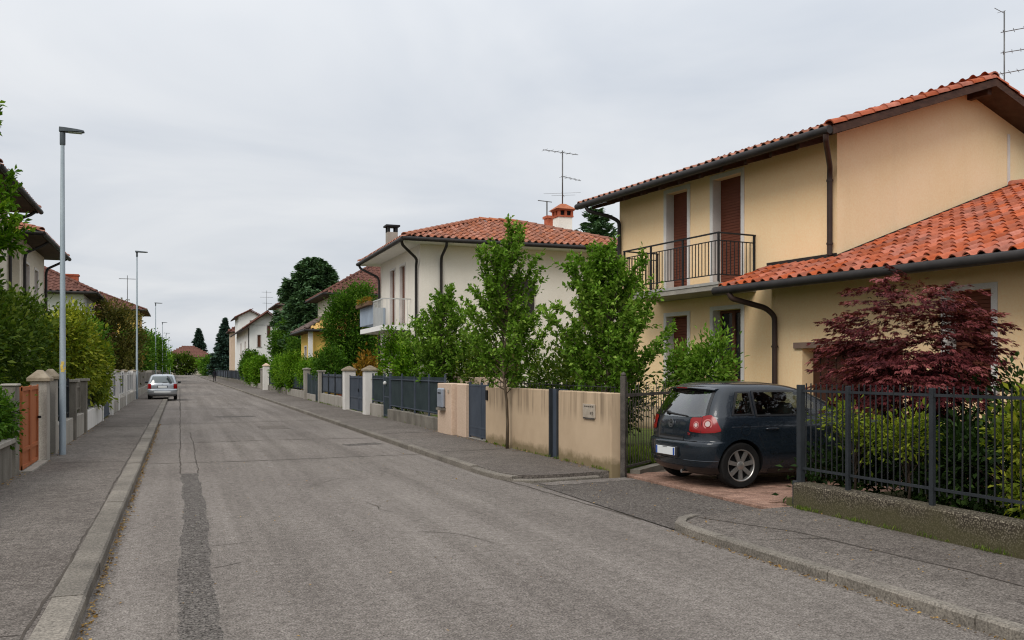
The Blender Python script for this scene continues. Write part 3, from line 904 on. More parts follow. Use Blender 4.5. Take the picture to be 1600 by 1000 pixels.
def cap_row(parent, a, b, mat, r=0.11, seg=0.38, single=False, name='ridge_tile'):
    """overlapping half-round cap tiles from a to b"""
    a, b = Vector(a), Vector(b)
    d = (b - a); L = d.length; d.normalize()
    n = max(1, round(L / seg)); sg = L / n
    side = d.cross(Vector((0, 0, 1))).normalized(); up = side.cross(d)
    allmb = MB()
    for i in range(n):
        mb = MB() if single else allmb
        p0, p1 = a + d * (i * sg - .02), a + d * ((i + 1) * sg + .03)
        V = []
        for p, rr, dz in ((p0, r * 1.08, .012), (p1, r * .92, -.004)):
            for k in range(7):
                t = math.pi * k / 6
                V.append(p + side * math.cos(t) * rr + up * (math.sin(t) * rr * .85 + dz))
        for k in range(7):
            t = math.pi * k / 6
            V.append(p0 + side * math.cos(t) * (r * .86) + up * (math.sin(t) * r * .70 + .012))
        F = [(k, k + 1, 8 + k, 7 + k) for k in range(6)] + [(14 + k, 15 + k, k + 1, k) for k in range(6)]
        mb.add(V, F)
        if single: mb.build(name, M[mat], parent, autos=50)
    if not single: allmb.build(name + 's', M[mat], parent, autos=50)

def gutter(parent, pts, r=0.07, mat='gutter'):
    o = MB().tube(pts, r, 10).build('gutter', M[mat], parent, autos=50)
    return o
def downpipe(parent, pts, r=0.05, mat='gutter', clamps=()):
    P = [Vector(p) for p in pts]
    out = [P[0]]
    for i in range(1, len(P) - 1):                   # rounded bends
        a, b, c = P[i - 1], P[i], P[i + 1]
        q = min(.14, (a - b).length * .4, (c - b).length * .4)
        s, e = b + (a - b).normalized() * q, b + (c - b).normalized() * q
        for t in (0, .33, .66, 1): out.append((s * (1 - t) + b * t) * (1 - t) + (b * (1 - t) + e * t) * t)
    out.append(P[-1])
    o = MB().tube(out, r, 10).build('downpipe', M[mat], parent, autos=50)
    for z in clamps:
        p = P[-1]
        MB().tube([(p.x, p.y, z - .02), (p.x, p.y, z + .02)], r * 1.25, 10).build('pipe_clamp', M[mat], o)
    return o

def opening(parent, o, s, n, a0, a1, z0, z1, style='shutter', depth=0.2, surround=0.1, sill=True, smat='surround', shmat='shutter', name='window'):
    """what fills a recess of facade(): roller shutter or glazed casement, with surround and sill"""
    o, s, n = Vector(o), Vector(s), Vector(n)
    P = lambda a, z, d: o + s * a + Vector((0, 0, z)) + n * d
    def bx(mb, x0, x1, y0, y1, d0, d1):
        mb.slab([P(x0, y0, d0), P(x1, y0, d0), P(x1, y1, d0), P(x0, y1, d0)], [P(x0, y0, d1), P(x1, y0, d1), P(x1, y1, d1), P(x0, y1, d1)])
    if style == 'shutter':
        mb = MB(); h = 0.07; k = 0; z = z0
        while z < z1 - .002:
            zz = min(z + h, z1)
            mb.quad(P(a0, z + .012, -depth + .022), P(a1, z + .012, -depth + .022), P(a1, zz, -depth + .028), P(a0, zz, -depth + .028))
            mb.quad(P(a0, z, -depth + .002), P(a1, z, -depth + .002), P(a1, z + .012, -depth + .022), P(a0, z + .012, -depth + .022))
            mb.quad(P(a0, zz, -depth + .028), P(a1, zz, -depth + .028), P(a1, zz, -depth + .002), P(a0, zz, -depth + .002))
            z = zz
        w = mb.build(name, M[shmat], parent)
    elif style == 'panel':
        mb = MB(); bx(mb, a0, a1, z0, z1, -depth, -depth + .03)
        w = mb.build(name, M[shmat], parent)
    else:
        mb = MB(); fr = 0.07; mid = (a0 + a1) / 2
        d0, d1 = -depth, -depth + .05
        bx(mb, a0, a0 + fr, z0, z1, d0, d1); bx(mb, a1 - fr, a1, z0, z1, d0, d1)
        bx(mb, a0 + fr, a1 - fr, z0, z0 + fr, d0, d1); bx(mb, a0 + fr, a1 - fr, z1 - fr, z1, d0, d1)
        bx(mb, mid - .05, mid + .05, z0 + fr, z1 - fr, d0, d1 + .01)
        w = mb.build(name, M['wood_brown' if style == 'casement' else 'white_metal'], parent, fix=True)
        for x0, x1 in ((a0 + fr, mid - .05), (mid + .05, a1 - fr)):
            MB().quad(P(x0, z0 + fr, d0 + .02), P(x1, z0 + fr, d0 + .02), P(x1, z1 - fr, d0 + .02), P(x0, z1 - fr, d0 + .02)).build('pane', M['pane'], w)
    if surround:
        g = surround; mb = MB()
        bx(mb, a0 - g, a0 - .001, z0, z1 + g, -.04, .022); bx(mb, a1 + .001, a1 + g, z0, z1 + g, -.04, .022); bx(mb, a0, a1, z1 + .001, z1 + g, -.04, .022)
        # lining of the reveal
        bx(mb, a0 + .001, a0 + .014, z0, z1, -depth + .03, .018); bx(mb, a1 - .014, a1 - .001, z0, z1, -depth + .03, .018)
        mb.build('surround', M[smat], w, fix=True)
    if sill:
        mb = MB(); bx(mb, a0 - surround - .03, a1 + surround + .03, z0 - .06, z0, -depth + .02, .06)
        mb.build('sill', M['sill'], w, fix=True)
    return w

def aerial(parent, base, h, booms, mat='antenna', r=0.016):
    """mast with Yagi booms: (height, azimuth, length, n elements, element half length, thickness)"""
    x, y, z = base
    a = MB().tube([(x, y, z), (x, y, z + h)], r, 6).build('aerial_mast', M[mat], parent, smooth=True)
    for (zh, az, L, n, el, th, off) in booms:
        d = Vector((math.cos(az), math.sin(az), 0)); sd = Vector((-d.y, d.x, 0))
        mb = MB(); c = Vector((x, y, z + zh))
        s0 = c - d * L * off; mb.tube([s0, s0 + d * L], th, 5)
        for i in range(n):
            p = s0 + d * L * (i + .3) / n
            e = el * (1 - .35 * i / max(n - 1, 1))
            mb.tube([p - sd * e, p + sd * e], th * .55, 4)
        mb.build('aerial_boom', M[mat], a)
    return a

def vquad(mb, pts): mb.add(pts, [tuple(range(len(pts)))])

# ================================================================ cream house with the wing
HS = thing('cream_house', 'cream two-storey house with balcony, brown roller shutters and low tiled wing', 'house', (12.66, 14.92, 0), R(7))
HW = Matrix.Translation((12.66, 14.92, 0)) @ Matrix.Rotation(R(7), 4, 'Z')
LY = 7.88; SL = 0.334; XR = 4.15; XE = -0.80; ZE = 6.44
zr = lambda x: ZE + (x - XE) * SL if x <= XR else ZE + (2 * XR - x - XE) * SL
ops = [(4.83, 5.71, 3.70, 6.30), (2.85, 3.86, 3.70, 6.32), (4.83, 5.71, 1.42, 3.09), (2.85, 3.86, 1.42, 3.14)]
mb = MB(); facade(mb, (0, 0, 0), (0, 1, 0), (-1, 0, 0), LY, 0.0, 6.56, ops, 0.26)
wallF = mb.build('wall', M['cream'], HS)
mb = MB()
vquad(mb, [(0.002, 0, 0), (2 * XR, 0, 0), (2 * XR, 0, 6.56), (XR, 0, zr(XR) - .14), (0.002, 0, 6.56)])
wallG = mb.build('gable_wall', M['peach'], HS)
mb = MB()
vquad(mb, [(0.002, LY, 0), (0.002, LY, 6.56), (XR, LY, zr(XR) - .14), (2 * XR, LY, 6.56), (2 * XR, LY, 0)])
vquad(mb, [(2 * XR, 0, 0), (2 * XR, LY, 0), (2 * XR, LY, 6.56), (2 * XR, 0, 6.56)])
mb.build('rear_wall', M['cream'], HS)
MB().box(5.50, 5.58, -0.03, -0.004, 3.8, 7.2).build('vent_strip', M['surround'], HS)
for k, (a0, a1, z0, z1) in enumerate(ops):
    opening(HS, (0, 0, 0), (0, 1, 0), (-1, 0, 0), a0, a1, z0, z1, 'casement' if k == 3 else 'shutter', 0.26, 0.10, k > 1, name='window' if k > 1 else 'balcony_door')
MB().box(-0.012, 0.0, 0, LY, 0.0, 0.75).build('plinth', M['garden_wall'], HS)
# roof
Y0, Y1 = -0.62, 8.72
mb = MB(); th = 0.13
for sgn in (0, 1):
    f = (lambda x: x) if sgn == 0 else (lambda x: 2 * XR - x)
    A = [(f(XE), Y0, ZE - th), (f(XR), Y0, zr(XR) - th), (f(XR), Y1, zr(XR) - th), (f(XE), Y1, ZE - th)]
    Bq = [(x, y, z + th) for x, y, z in A]
    mb.slab(A, Bq)
roofM = mb.build('roof', M['soffit_dark'], HS, fix=True)
tile_plane(roofM, (XE - .05, Y1, ZE - .017), (XE - .05, Y0, ZE - .017), [(XE - .05, Y0, ZE - .017), (XE - .05, Y1, ZE - .017), (XR, Y1, zr(XR)), (XR, Y0, zr(XR))], 'tile_old', 0.27, 0.42, single=44, world=HW)
tile_plane(roofM, (2 * XR - XE, Y0, ZE), (2 * XR - XE, Y1, ZE), [(2 * XR - XE, Y0, ZE), (2 * XR - XE, Y1, ZE), (XR, Y1, zr(XR)), (XR, Y0, zr(XR))], 'tile', 0.27, 0.42, world=HW)
cap_row(roofM, (XE, Y0 + .06, ZE + .045), (XR, Y0 + .06, zr(XR) + .045), 'tile', 0.12, 0.40, True, 'verge_tile')
cap_row(roofM, (2 * XR - XE, Y0 + .06, ZE + .045), (XR, Y0 + .06, zr(XR) + .045), 'tile', 0.12, 0.40, True, 'verge_tile')
cap_row(roofM, (XR, Y0, zr(XR) + .05), (XR, Y1, zr(XR) + .05), 'tile', 0.14, 0.4)
for sgn in (0, 1):
    f = (lambda x: x) if sgn == 0 else (lambda x: 2 * XR - x)
    MB().slab([(f(XE), Y0 - .035, ZE - .14), (f(XR), Y0 - .035, zr(XR) - .14), (f(XR), Y0 - .035, zr(XR) + .02), (f(XE), Y0 - .035, ZE + .02)],
              [(f(XE), Y0 - .002, ZE - .14), (f(XR), Y0 - .002, zr(XR) - .14), (f(XR), Y0 - .002, zr(XR) + .02), (f(XE), Y0 - .002, ZE + .02)]).build('verge_board', M['timber_dark'], roofM, fix=True)
for x in (XR,):
    z = zr(x) - th
    MB().box(x - .07, x + .07, Y0 + .12, 0.0, z - .16, z - .012).build('purlin', M['timber_dark'], roofM)
y = 0.3
while y < 8.6:
    MB().slab([(XE + .06, y, ZE - th - .10 + .02), (0.0, y, zr(0) - th - .12), (0.0, y, zr(0) - th - .004), (XE + .06, y, zr(XE + .06) - th - .004)],
              [(XE + .06, y + .09, ZE - th - .10 + .02), (0.0, y + .09, zr(0) - th - .12), (0.0, y + .09, zr(0) - th - .004), (XE + .06, y + .09, zr(XE + .06) - th - .004)]).build('rafter', M['timber_dark'], roofM, fix=True)
    y += 0.78
gutter(HS, [(XE - .09, Y0 - .02, ZE - .06), (XE - .09, Y1 + .03, ZE - .06)], 0.085)
downpipe(HS, [(XE - .09, 8.25, ZE - .13), (XE - .05, 8.2, ZE - .25), (-.30, 7.9, 6.02), (-.09, 7.76, 5.88), (-.09, 7.76, 0.1)], 0.055, 'gutter', (4.5, 2.2))
downpipe(HS, [(XE - .09, -.54, ZE - .13), (XE - .07, -.52, ZE - .24), (-.16, .04, 5.86), (-.09, .11, 5.68), (-.09, .11, 4.06)], 0.055, 'gutter_brown', (5.6, 4.3))
# balcony
BX, BY0, BY1, BZ = -1.12, 2.36, 6.10, 3.66
bal = MB().box(BX, 0.0, BY0, BY1, BZ - .17, BZ).build('balcony', M['concrete'], HS, bevel=.008)
MB().box(BX - .02, BX + .0, BY0 - .02, BY1 + .02, BZ - .05, BZ + .012).build('slab_edge', M['sill'], bal)
bar = MB().box(-.008, .008, -.008, .008, 0, .74).mesh('bar'); bar.materials.append(M['steel_dark'])
rx = BX + .04
for y in (BY0 + .03, 3.66, 4.92, BY1 - .03):
    MB().box(rx - .02, rx + .02, y - .02, y + .02, BZ - .16, BZ + 1.10).build('rail_post', M['steel_dark'], bal)
MB().box(rx - .025, rx + .025, BY0, BY1, BZ + 1.10, BZ + 1.13).build('handrail', M['steel_dark'], bal)
for z in (BZ + .93, BZ + .17):
    MB().box(rx - .012, rx + .012, BY0 + .05, BY1 - .05, z, z + .022).build('rail', M['steel_dark'], bal)
    for yy in (BY0 + .03, BY1 - .03): MB().box(rx + .02, -.02, yy - .012, yy + .012, z, z + .022).build('rail', M['steel_dark'], bal)
for yy in (BY0 + .03, BY1 - .03):
    MB().box(rx, -.01, yy - .025, yy + .025, BZ + 1.10, BZ + 1.13).build('handrail', M['steel_dark'], bal)
    for k in range(1, 9): inst('bar', bar, bal, (rx + k * .115, yy, BZ + .19))
    MB().box(-.06, -.02, yy - .02, yy + .02, BZ, BZ + 1.10).build('rail_post', M['steel_dark'], bal)
n = int((BY1 - BY0) / .115)
for k in range(1, n): inst('bar', bar, bal, (rx, BY0 + .03 + k * (BY1 - BY0 - .06) / n, BZ + .19))
# wing
WS = 0.352; WX = -1.40; WZ = 3.48
zw = lambda x: WZ + (x - WX) * WS
wo = [(0.89, 3.35, 0.03, 2.14), (4.25, 5.10, 1.35, 3.05)]          # measured from the far end y = 1.35 towards the camera
mb = MB(); facade(mb, (-.5, 1.35, 0), (0, -1, 0), (-1, 0, 0), 7.9, 0.0, zw(-.5) - .12, wo, 0.34)
mb.quad((-.5, 1.35, 0), (-.5, 1.35, zw(-.5) - .12), (0, 1.35, zw(0) - .12), (0, 1.35, 0))
vquad(mb, [(-.5, -6.55, 0), (-.5, -6.55, zw(-.5) - .12), (5.6, -6.55, zw(5.6) - .12), (5.6, -6.55, 0)])
wing = mb.build('wing_wall', M['cream'], HS)
gd = opening(HS, (-.5, 1.35, 0), (0, -1, 0), (-1, 0, 0), .89, 3.35, .03, 2.14, 'panel', .34, 0, False, shmat='garage', name='garage_door')
for k in range(1, 12):
    yy = 1.35 - .89 - k * 2.46 / 12
    MB().box(-.5 + .30, -.5 + .315, yy - .006, yy + .006, .03, 2.14).build('board_joint', M['black'], gd)
MB().box(-.56, -.502, -2.15, .66, 2.145, 2.27).build('lintel', M['lintel'], HS, bevel=.005)
opening(HS, (-.5, 1.35, 0), (0, -1, 0), (-1, 0, 0), 4.25, 5.10, 1.35, 3.05, 'shutter', .26, .10, True)
Lp = [(WX, 1.92), (-.004, 1.92), (-.004, -.004), (5.6, -.004), (5.6, -6.7), (WX, -6.7)]
mb = MB(); mb.slab([(x, y, zw(x) - .12) for x, y in Lp], [(x, y, zw(x)) for x, y in Lp])
roofW = mb.build('wing_roof', M['soffit_dark'], HS, fix=True)
Lt = [(WX - .04, 1.92), (-.01, 1.92), (-.01, -.01), (5.62, -.01), (5.62, -6.7), (WX - .04, -6.7)]
tile_plane(roofW, (WX - .04, 1.92, zw(WX - .04)), (WX - .04, -6.7, zw(WX - .04)), [(x, y, zw(x)) for x, y in Lt], 'tile', 0.255, 0.36, single=300, world=HW)
cap_row(roofW, (5.62, -.05, zw(5.62) + .05), (5.62, -6.7, zw(5.62) + .05), 'tile', .13, .4)
MB().slab([(WX, 1.925, zw(WX) - .15), (-.004, 1.925, zw(0) - .15), (-.004, 1.925, zw(0) + .03), (WX, 1.925, zw(WX) + .03)],
          [(WX, 1.955, zw(WX) - .15), (-.004, 1.955, zw(0) - .15), (-.004, 1.955, zw(0) + .03), (WX, 1.955, zw(WX) + .03)]).build('verge_board', M['timber_dark'], roofW, fix=True)
MB().box(-.03, -.004, .0, 2.0, zw(0) + .05, zw(0) + .13).build('flashing', M['gutter'], roofW)
MB().slab([(.0, -.03, zw(0) + .06), (5.5, -.03, zw(5.5) + .06), (5.5, -.03, zw(5.5) + .10), (.0, -.03, zw(0) + .10)],
          [(.0, -.004, zw(0) + .06), (5.5, -.004, zw(5.5) + .06), (5.5, -.004, zw(5.5) + .10), (.0, -.004, zw(0) + .10)]).build('flashing', M['gutter'], roofW, fix=True)
gutter(HS, [(WX - .11, 2.02, WZ - .07), (WX - .11, -6.75, WZ - .07)], 0.09)
downpipe(HS, [(WX - .11, 1.55, WZ - .14), (WX - .08, 1.5, WZ - .26), (-.78, 1.22, 3.02), (-.60, 1.15, 2.85), (-.60, 1.15, 0.1)], 0.06, 'gutter_brown', (2.2, 1.2))
aerial(HS, (6.15, .5, zr(6.15)), 2.95, [(2.45, R(-62), 1.3, 6, .16, .011, .06), (1.95, R(-58), 1.3, 7, .16, .011, .06), (1.45, R(-66), 1.4, 8, .18, .011, .08), (2.9, R(190), .5, 1, .1, .008, 0)], 'antenna', .018)

# ================================================================ plain houses down the street
def hip_house(name, label, X0, X1, Y0, Y1, ze, ov, rise, wall, tile, faces='NW', pitch=0.3, expo=0.42, single=0, soffit='soffit_dark', wins=(), gut='gutter', cat='house', floor=0.0):
    """hipped house; walls X0..X1, Y0..Y1, eave height ze; wins: (side, a0, a1, z0, z1, style)"""
    h = thing(name, label, cat, (X0, Y0, 0))
    w, d = X1 - X0, Y1 - Y0
    e = (-ov, w + ov, -ov, d + ov)
    run = min(w, d) / 2 + ov
    sl = rise / run
    if w >= d: R0, R1 = Vector((e[0] + run, d / 2, ze + rise)), Vector((e[1] - run, d / 2, ze + rise))
    else: R0, R1 = Vector((w / 2, e[2] + run, ze + rise)), Vector((w / 2, e[3] - run, ze + rise))
    top = ze + ov * sl - .10
    sides = {'W': ((0, 0, 0), (0, 1, 0), (-1, 0, 0), d), 'S': ((0, 0, 0), (1, 0, 0), (0, -1, 0), w), 'E': ((w, 0, 0), (0, 1, 0), (1, 0, 0), d), 'N': ((0, d, 0), (1, 0, 0), (0, 1, 0), w)}
    mb = MB()
    for s, (o, sv, nv, L) in sides.items():
        ops_ = [q[1:5] for q in wins if q[0] == s]
        facade(mb, o, sv, nv, L, floor, top, ops_, .11)
    mb.build('wall', M[wall], h)
    for q in wins:
        o, sv, nv, L = sides[q[0]]
        opening(h, o, sv, nv, *q[1:5], q[5], .11, q[6] if len(q) > 6 else .08, True, shmat='shutter_far')
    c = [Vector((e[0], e[2], ze)), Vector((e[1], e[2], ze)), Vector((e[1], e[3], ze)), Vector((e[0], e[3], ze))]
    if w >= d: tops = {'S': [R1, R0], 'N': [R0, R1], 'W': [R0], 'E': [R1]}
    else: tops = {'S': [R0], 'N': [R1], 'W': [R0, R1], 'E': [R1, R0]}
    base = {'S': (c[0], c[1]), 'E': (c[1], c[2]), 'N': (c[2], c[3]), 'W': (c[3], c[0])}
    mb = MB()
    vquad(mb, [tuple(p - Vector((0, 0, .12))) for p in (c[3], c[2], c[1], c[0])])
    for s in 'SENW':
        a, b = base[s]
        tt = tops[s] if s in 'SN' else tops[s]
        pl = [a, b] + (tt if s in ('S',) else (tt if s == 'N' else (tops[s][::-1] if s == 'E' else tops[s][::-1])))
        if len(tt) == 2:
            t0, t1 = tt
            pl = [a, b, t0, t1] if (b - t0).length < (b - t1).length else [a, b, t1, t0]
        else: pl = [a, b, tt[0]]
        vquad(mb, [tuple(p) for p in pl])
        z = Vector((0, 0, -.12)); mb.quad(tuple(a + z), tuple(b + z), tuple(b), tuple(a))
        base[s] = (a, b, pl)
    rf = mb.build('roof', M[soffit], h, fix=True)
    Wm = Matrix.Translation((X0, Y0, 0))
    for s in 'SENW':
        if s not in faces: continue
        a, b, pl = base[s]
        tile_plane(rf, a, b, pl, tile, pitch, expo, single if s == 'S' else 0, world=Wm)
    up = Vector((0, 0, .05))
    for i, a in enumerate(c):
        t = R0 if (a - R0).length <= (a - R1).length else R1
        cap_row(rf, a + up, t + up, tile, .11, .4)
    if (R1 - R0).length > .2: cap_row(rf, R0 + up, R1 + up, tile, .12, .4)
    g = .07
    gutter(h, [(e[0] - g, e[2] - g, ze - .06), (e[1] + g, e[2] - g, ze - .06)], .075, gut)
    gutter(h, [(e[0] - g, e[2] - g, ze - .06), (e[0] - g, e[3] + g, ze - .06)], .075, gut)
    gutter(h, [(e[1] + g, e[2] - g, ze - .06), (e[1] + g, e[3] + g, ze - .06)], .075, gut)
    return h, rf

def chimney(parent, x, y, z0, z1, w=.5, wall='chimney_white', style='hood', d=None):
    d = d or w
    ch = MB().box(x - w / 2, x + w / 2, y - d / 2, y + d / 2, z0, z1).build('chimney', M[wall], parent, bevel=.01)
    if style == 'hood':                              # little tiled house on top with openings round it
        mb = MB(); q = w / 2 + .04
        mb.box(x - q, x + q, y - q, y + q, z1, z1 + .06)
        for i in (-1, 0, 1):
            for j in (-1, 0, 1):
                if i or j: mb.box(x + i * (q - .06) - .05, x + i * (q - .06) + .05, y + j * (q - .06) - .05, y + j * (q - .06) + .05, z1 + .06, z1 + .26)
        mb.box(x - q - .03, x + q + .03, y - q - .03, y + q + .03, z1 + .26, z1 + .31)
        mb.build('chimney_pot', M['brick'], ch)
        MB().box(x - q + .1, x + q - .1, y - q + .1, y + q - .1, z1 + .06, z1 + .25).build('flue', M['black'], ch)
        a = q + .10
        MB().add([(x - a, y - a, z1 + .31), (x + a, y - a, z1 + .31), (x + a, y + a, z1 + .31), (x - a, y + a, z1 + .31), (x - .1, y - .1, z1 + .56), (x + .1, y - .1, z1 + .56), (x + .1, y + .1, z1 + .56), (x - .1, y + .1, z1 + .56)],
                 [(0, 1, 5, 4), (1, 2, 6, 5), (2, 3, 7, 6), (3, 0, 4, 7), (4, 5, 6, 7), (3, 2, 1, 0)]).build('chimney_roof', M['tile_old'], ch)
    elif style == 'slab':
        mb = MB(); q = w / 2
        for i in (-1, 1):
            for j in (-1, 1): mb.box(x + i * (q - .05) - .05, x + i * (q - .05) + .05, y + j * (q - .05) - .05, y + j * (q - .05) + .05, z1, z1 + .22)
        mb.box(x - q - .08, x + q + .08, y - q - .08, y + q + .08, z1 + .22, z1 + .29)
        mb.build('chimney_cowl', M['steel_dark'], ch)
    else:
        MB().box(x - w / 2 - .05, x + w / 2 + .05, y - d / 2 - .05, y + d / 2 + .05, z1, z1 + .10).build('chimney_cap', M[wall], ch)
    return ch

# ivory house with the hipped roof (right side, second plot)
IV, ivr = hip_house('ivory_house', 'ivory hip-roofed house with white chimney and small street balcony', 7.95, 16.2, 30.7, 37.3, 6.25, .75, 1.40, 'ivory', 'tile_old', 'SW', .25, .36, 280, 'soffit_white',
    [('W', 2.2, 3.0, 3.45, 5.65, 'shutter'), ('W', 3.9, 4.7, 3.45, 5.65, 'shutter'), ('W', 2.2, 3.0, .6, 2.7, 'shutter'), ('W', 3.9, 4.7, .6, 2.7, 'shutter'),
     ('S', 2.75, 3.75, 3.45, 5.0, 'casement'), ('S', 6.1, 7.0, 3.4, 5.0, 'casement'), ('S', 2.75, 3.75, .9, 2.4, 'shutter'), ('S', 6.1, 7.0, .9, 2.4, 'shutter')])
for a in (3.80, 7.05): MB().box(a, a + .5, -.07, -.025, 3.42, 5.02).build('open_shutter', M['gutter'], IV)
downpipe(IV, [(-.80, -.55, 6.14), (-.75, -.5, 6.0), (-.12, -.02, 5.6), (-.08, .25, 5.4), (-.08, .25, .1)], .05)
downpipe(IV, [(.75, -.80, 6.14), (.75, -.75, 6.0), (.75, -.12, 5.7), (.75, -.08, 5.5), (.75, -.08, .1)], .05)
downpipe(IV, [(-.80, 7.2, 6.14), (-.75, 7.15, 6.0), (-.12, 6.6, 5.6), (-.08, 6.5, 5.4), (-.08, 6.5, .1)], .05)
b = MB().box(-1.05, 0, 1.3, 5.6, 3.15, 3.33).build('balcony', M['white_wall'], IV)
MB().box(-1.06, -1.02, 3.0, 5.6, 3.45, 4.25).build('balcony_panel', M['planter_panel'], b)
MB().box(-1.03, -.02, 5.56, 5.60, 3.45, 4.25).build('balcony_panel', M['planter_panel'], b)
MB().box(-1.06, -1.02, 1.3, 5.6, 4.27, 4.31).build('handrail', M['white_metal'], b)
MB().box(-1.02, -.01, 1.30, 1.34, 4.27, 4.31).build('handrail', M['white_metal'], b)
wb = MB().box(-.008, .008, -.008, .008, 0, .96).mesh('bar'); wb.materials.append(M['white_metal'])
for k in range(13): inst('bar', wb, b, (-1.04, 1.32 + k * .14, 3.32))
for k in range(1, 7): inst('bar', wb, b, (-1.04 + k * .15, 1.32, 3.32))
fb = MB().cbox(-1.24, -1.07, 3.0, 5.6, 4.16, 4.32, .015).build('flower_box', M['flower'], b)
blob_crown(fb, 301, [(-1.15, 4.3, 4.38, .12, 1.3, .08)], 60, 14, .09, .07, 'leaf_rust', part='flowers')
blob_crown(fb, 302, [(-1.15, 4.3, 4.36, .13, 1.3, .09)], 50, 12, .09, .07, 'leaf_mid', part='foliage')
chimney(IV, 6.6, 2.6, 6.7, 7.85, .60)
aerial(IV, (6.6, 2.6, 8.38), 2.2, [(2.12, R(10), 1.7, 6, .22, .014, .55), (1.15, R(25), 1.2, 4, .2, .013, .05), (.45, R(60), .9, 2, .75, .010, .3)], 'antenna', .026)
chimney(IV, .25, 5.6, 6.3, 7.35, .42, 'concrete', 'slab')
chimney(IV, 6.9, 4.6, 7.2, 8.15, .4, 'brick', 'cap')
MB().tube([(6.75, 4.6, 8.2), (6.75, 4.6, 8.9)], .03, 6).build('vent_pipe', M['antenna'], IV)
MB().tube([(6.3, 4.5, 8.88), (7.0, 4.65, 8.88)], .02, 5).build('vent_pipe', M['antenna'], IV)

# yellow low house with lichen tiles, then the taller terracotta roof behind it
YH, yr = hip_house('yellow_house', 'low yellow house with dark weathered roof behind clipped hedges', 7.7, 13.5, 55.5, 61.5, 4.15, .55, 2.0, 'yellow_wall', 'tile_slate', 'W', .32, .45, 0, 'soffit_dark',
    [('W', .9, 1.7, 1.2, 3.2, 'casement'), ('W', 3.2, 4.2, 1.2, 3.2, 'casement'), ('S', 2.6, 3.4, 1.4, 2.9, 'shutter')])
tile_plane(yr, (-.55, -.55, 4.15), (6.35, -.55, 4.15), [(-.55, -.55, 4.15), (6.35, -.55, 4.15), (3.0, 2.95, 6.1), (2.85, 2.95, 6.1)], 'tile_yellow', .32, .45, world=Matrix.Translation((7.7, 55.5, 0)))
MB().box(-.35, -.1, -.3, -.05, .1, 4.05).build('porch_column', M['surround'], YH)
chimney(YH, 1.75, -.35, .1, 4.9, .62, 'brick', 'cap')
TH, tr_ = hip_house('terracotta_house', 'tall house with terracotta hip roof behind the round green tree', 10.6, 18.6, 66.5, 74.0, 7.3, .8, 2.7, 'grey_wall', 'tile_brown', 'SW', .34, .46, 0, 'soffit_dark',
    [('W', 1.4, 2.4, 3.6, 5.4, 'shutter'), ('W', 4.6, 5.6, 3.6, 5.4, 'shutter'), ('S', 2, 3, 3.6, 5.2, 'shutter')])
OH, orf = hip_house('olive_house', 'grey house whose roof corner shows left of the great dark conifer', 12.6, 18, 121, 129, 10.2, .8, 1.6, 'grey_wall', 'tile_brown', 'W', .4, .5, 0, 'soffit_dark',
    [('W', 1.5, 2.5, 4.6, 6.4, 'shutter'), ('W', 5.0, 6.0, 4.6, 6.4, 'shutter')])

def gable_house(name, label, X0, X1, Y0, Y1, ze, rise, ov, wall, tile, wins=(), cat='house', z0=0.0):
    """gable end to the camera: ridge runs along Y"""
    h = thing(name, label, cat, (X0, Y0, 0))
    w, d = X1 - X0, Y1 - Y0
    sl = rise / (w / 2 + ov); ztop = ze + ov * sl - .1
    ap = ze + rise
    mb = MB()
    ops_ = {s: [q[1:5] for q in wins if q[0] == s] for s in 'WS'}
    facade(mb, (0, 0, 0), (0, 1, 0), (-1, 0, 0), d, z0, ztop, ops_['W'], .18)
    facade(mb, (0, 0, 0), (1, 0, 0), (0, -1, 0), w, z0, ztop, ops_['S'], .18)
    vquad(mb, [(0, 0, ztop), (w, 0, ztop), (w / 2, 0, ap - .12)])
    vquad(mb, [(w, 0, z0), (w, d, z0), (w, d, ztop), (w, 0, ztop)]); vquad(mb, [(0, d, z0), (0, d, ztop), (w / 2, d, ap - .12), (w, d, ztop), (w, d, z0)])
    mb.build('wall', M[wall], h)
    for q in wins:
        o, sv, nv = ((0, 0, 0), (0, 1, 0), (-1, 0, 0)) if q[0] == 'W' else ((0, 0, 0), (1, 0, 0), (0, -1, 0))
        opening(h, o, sv, nv, *q[1:5], q[5], .18, .08, True, shmat='shutter_far')
    mb = MB(); y0, y1 = -ov, d + ov
    for a, b in (((-ov, ze), (w / 2, ap)), ((w + ov, ze), (w / 2, ap))):
        A = [(a[0], y0, a[1] - .12), (b[0], y0, b[1] - .12), (b[0], y1, b[1] - .12), (a[0], y1, a[1] - .12)]
        mb.slab(A, [(x, y, z + .12) for x, y, z in A])
    rf = mb.build('roof', M['tile_brown'], h, fix=True)
    tile_plane(rf, (-ov, y1, ze), (-ov, y0, ze), [(-ov, y0, ze), (-ov, y1, ze), (w / 2, y1, ap), (w / 2, y0, ap)], tile, .4, .5)
    cap_row(rf, (w / 2, y0, ap + .05), (w / 2, y1, ap + .05), tile, .15, .5)
    for a in ((-ov, ze), (w + ov, ze)):
        cap_row(rf, (a[0], y0, a[1] + .03), (w / 2, y0, ap + .03), tile, .14, .5)
    gutter(h, [(-ov - .08, y0, ze - .06), (-ov - .08, y1, ze - .06)], .08)
    return h, rf
G1, g1r = gable_house('white_gable_house', 'far white gabled house beside the tall spruce', 7.7, 11.7, 109, 134, 6.5, 2.0, .75, 'white_wall', 'tile_brown',
    [('S', .9, 1.3, 4.4, 5.8, 'shutter'), ('S', 2.0, 2.4, 5.6, 7.0, 'shutter'), ('W', 6, 8, 3.4, 5.2, 'shutter'), ('W', 14, 16, 3.4, 5.2, 'shutter')])
MB().box(-.12, -.02, .1, .3, .1, 6.6).build('drain_pipe', M['gutter'], G1)
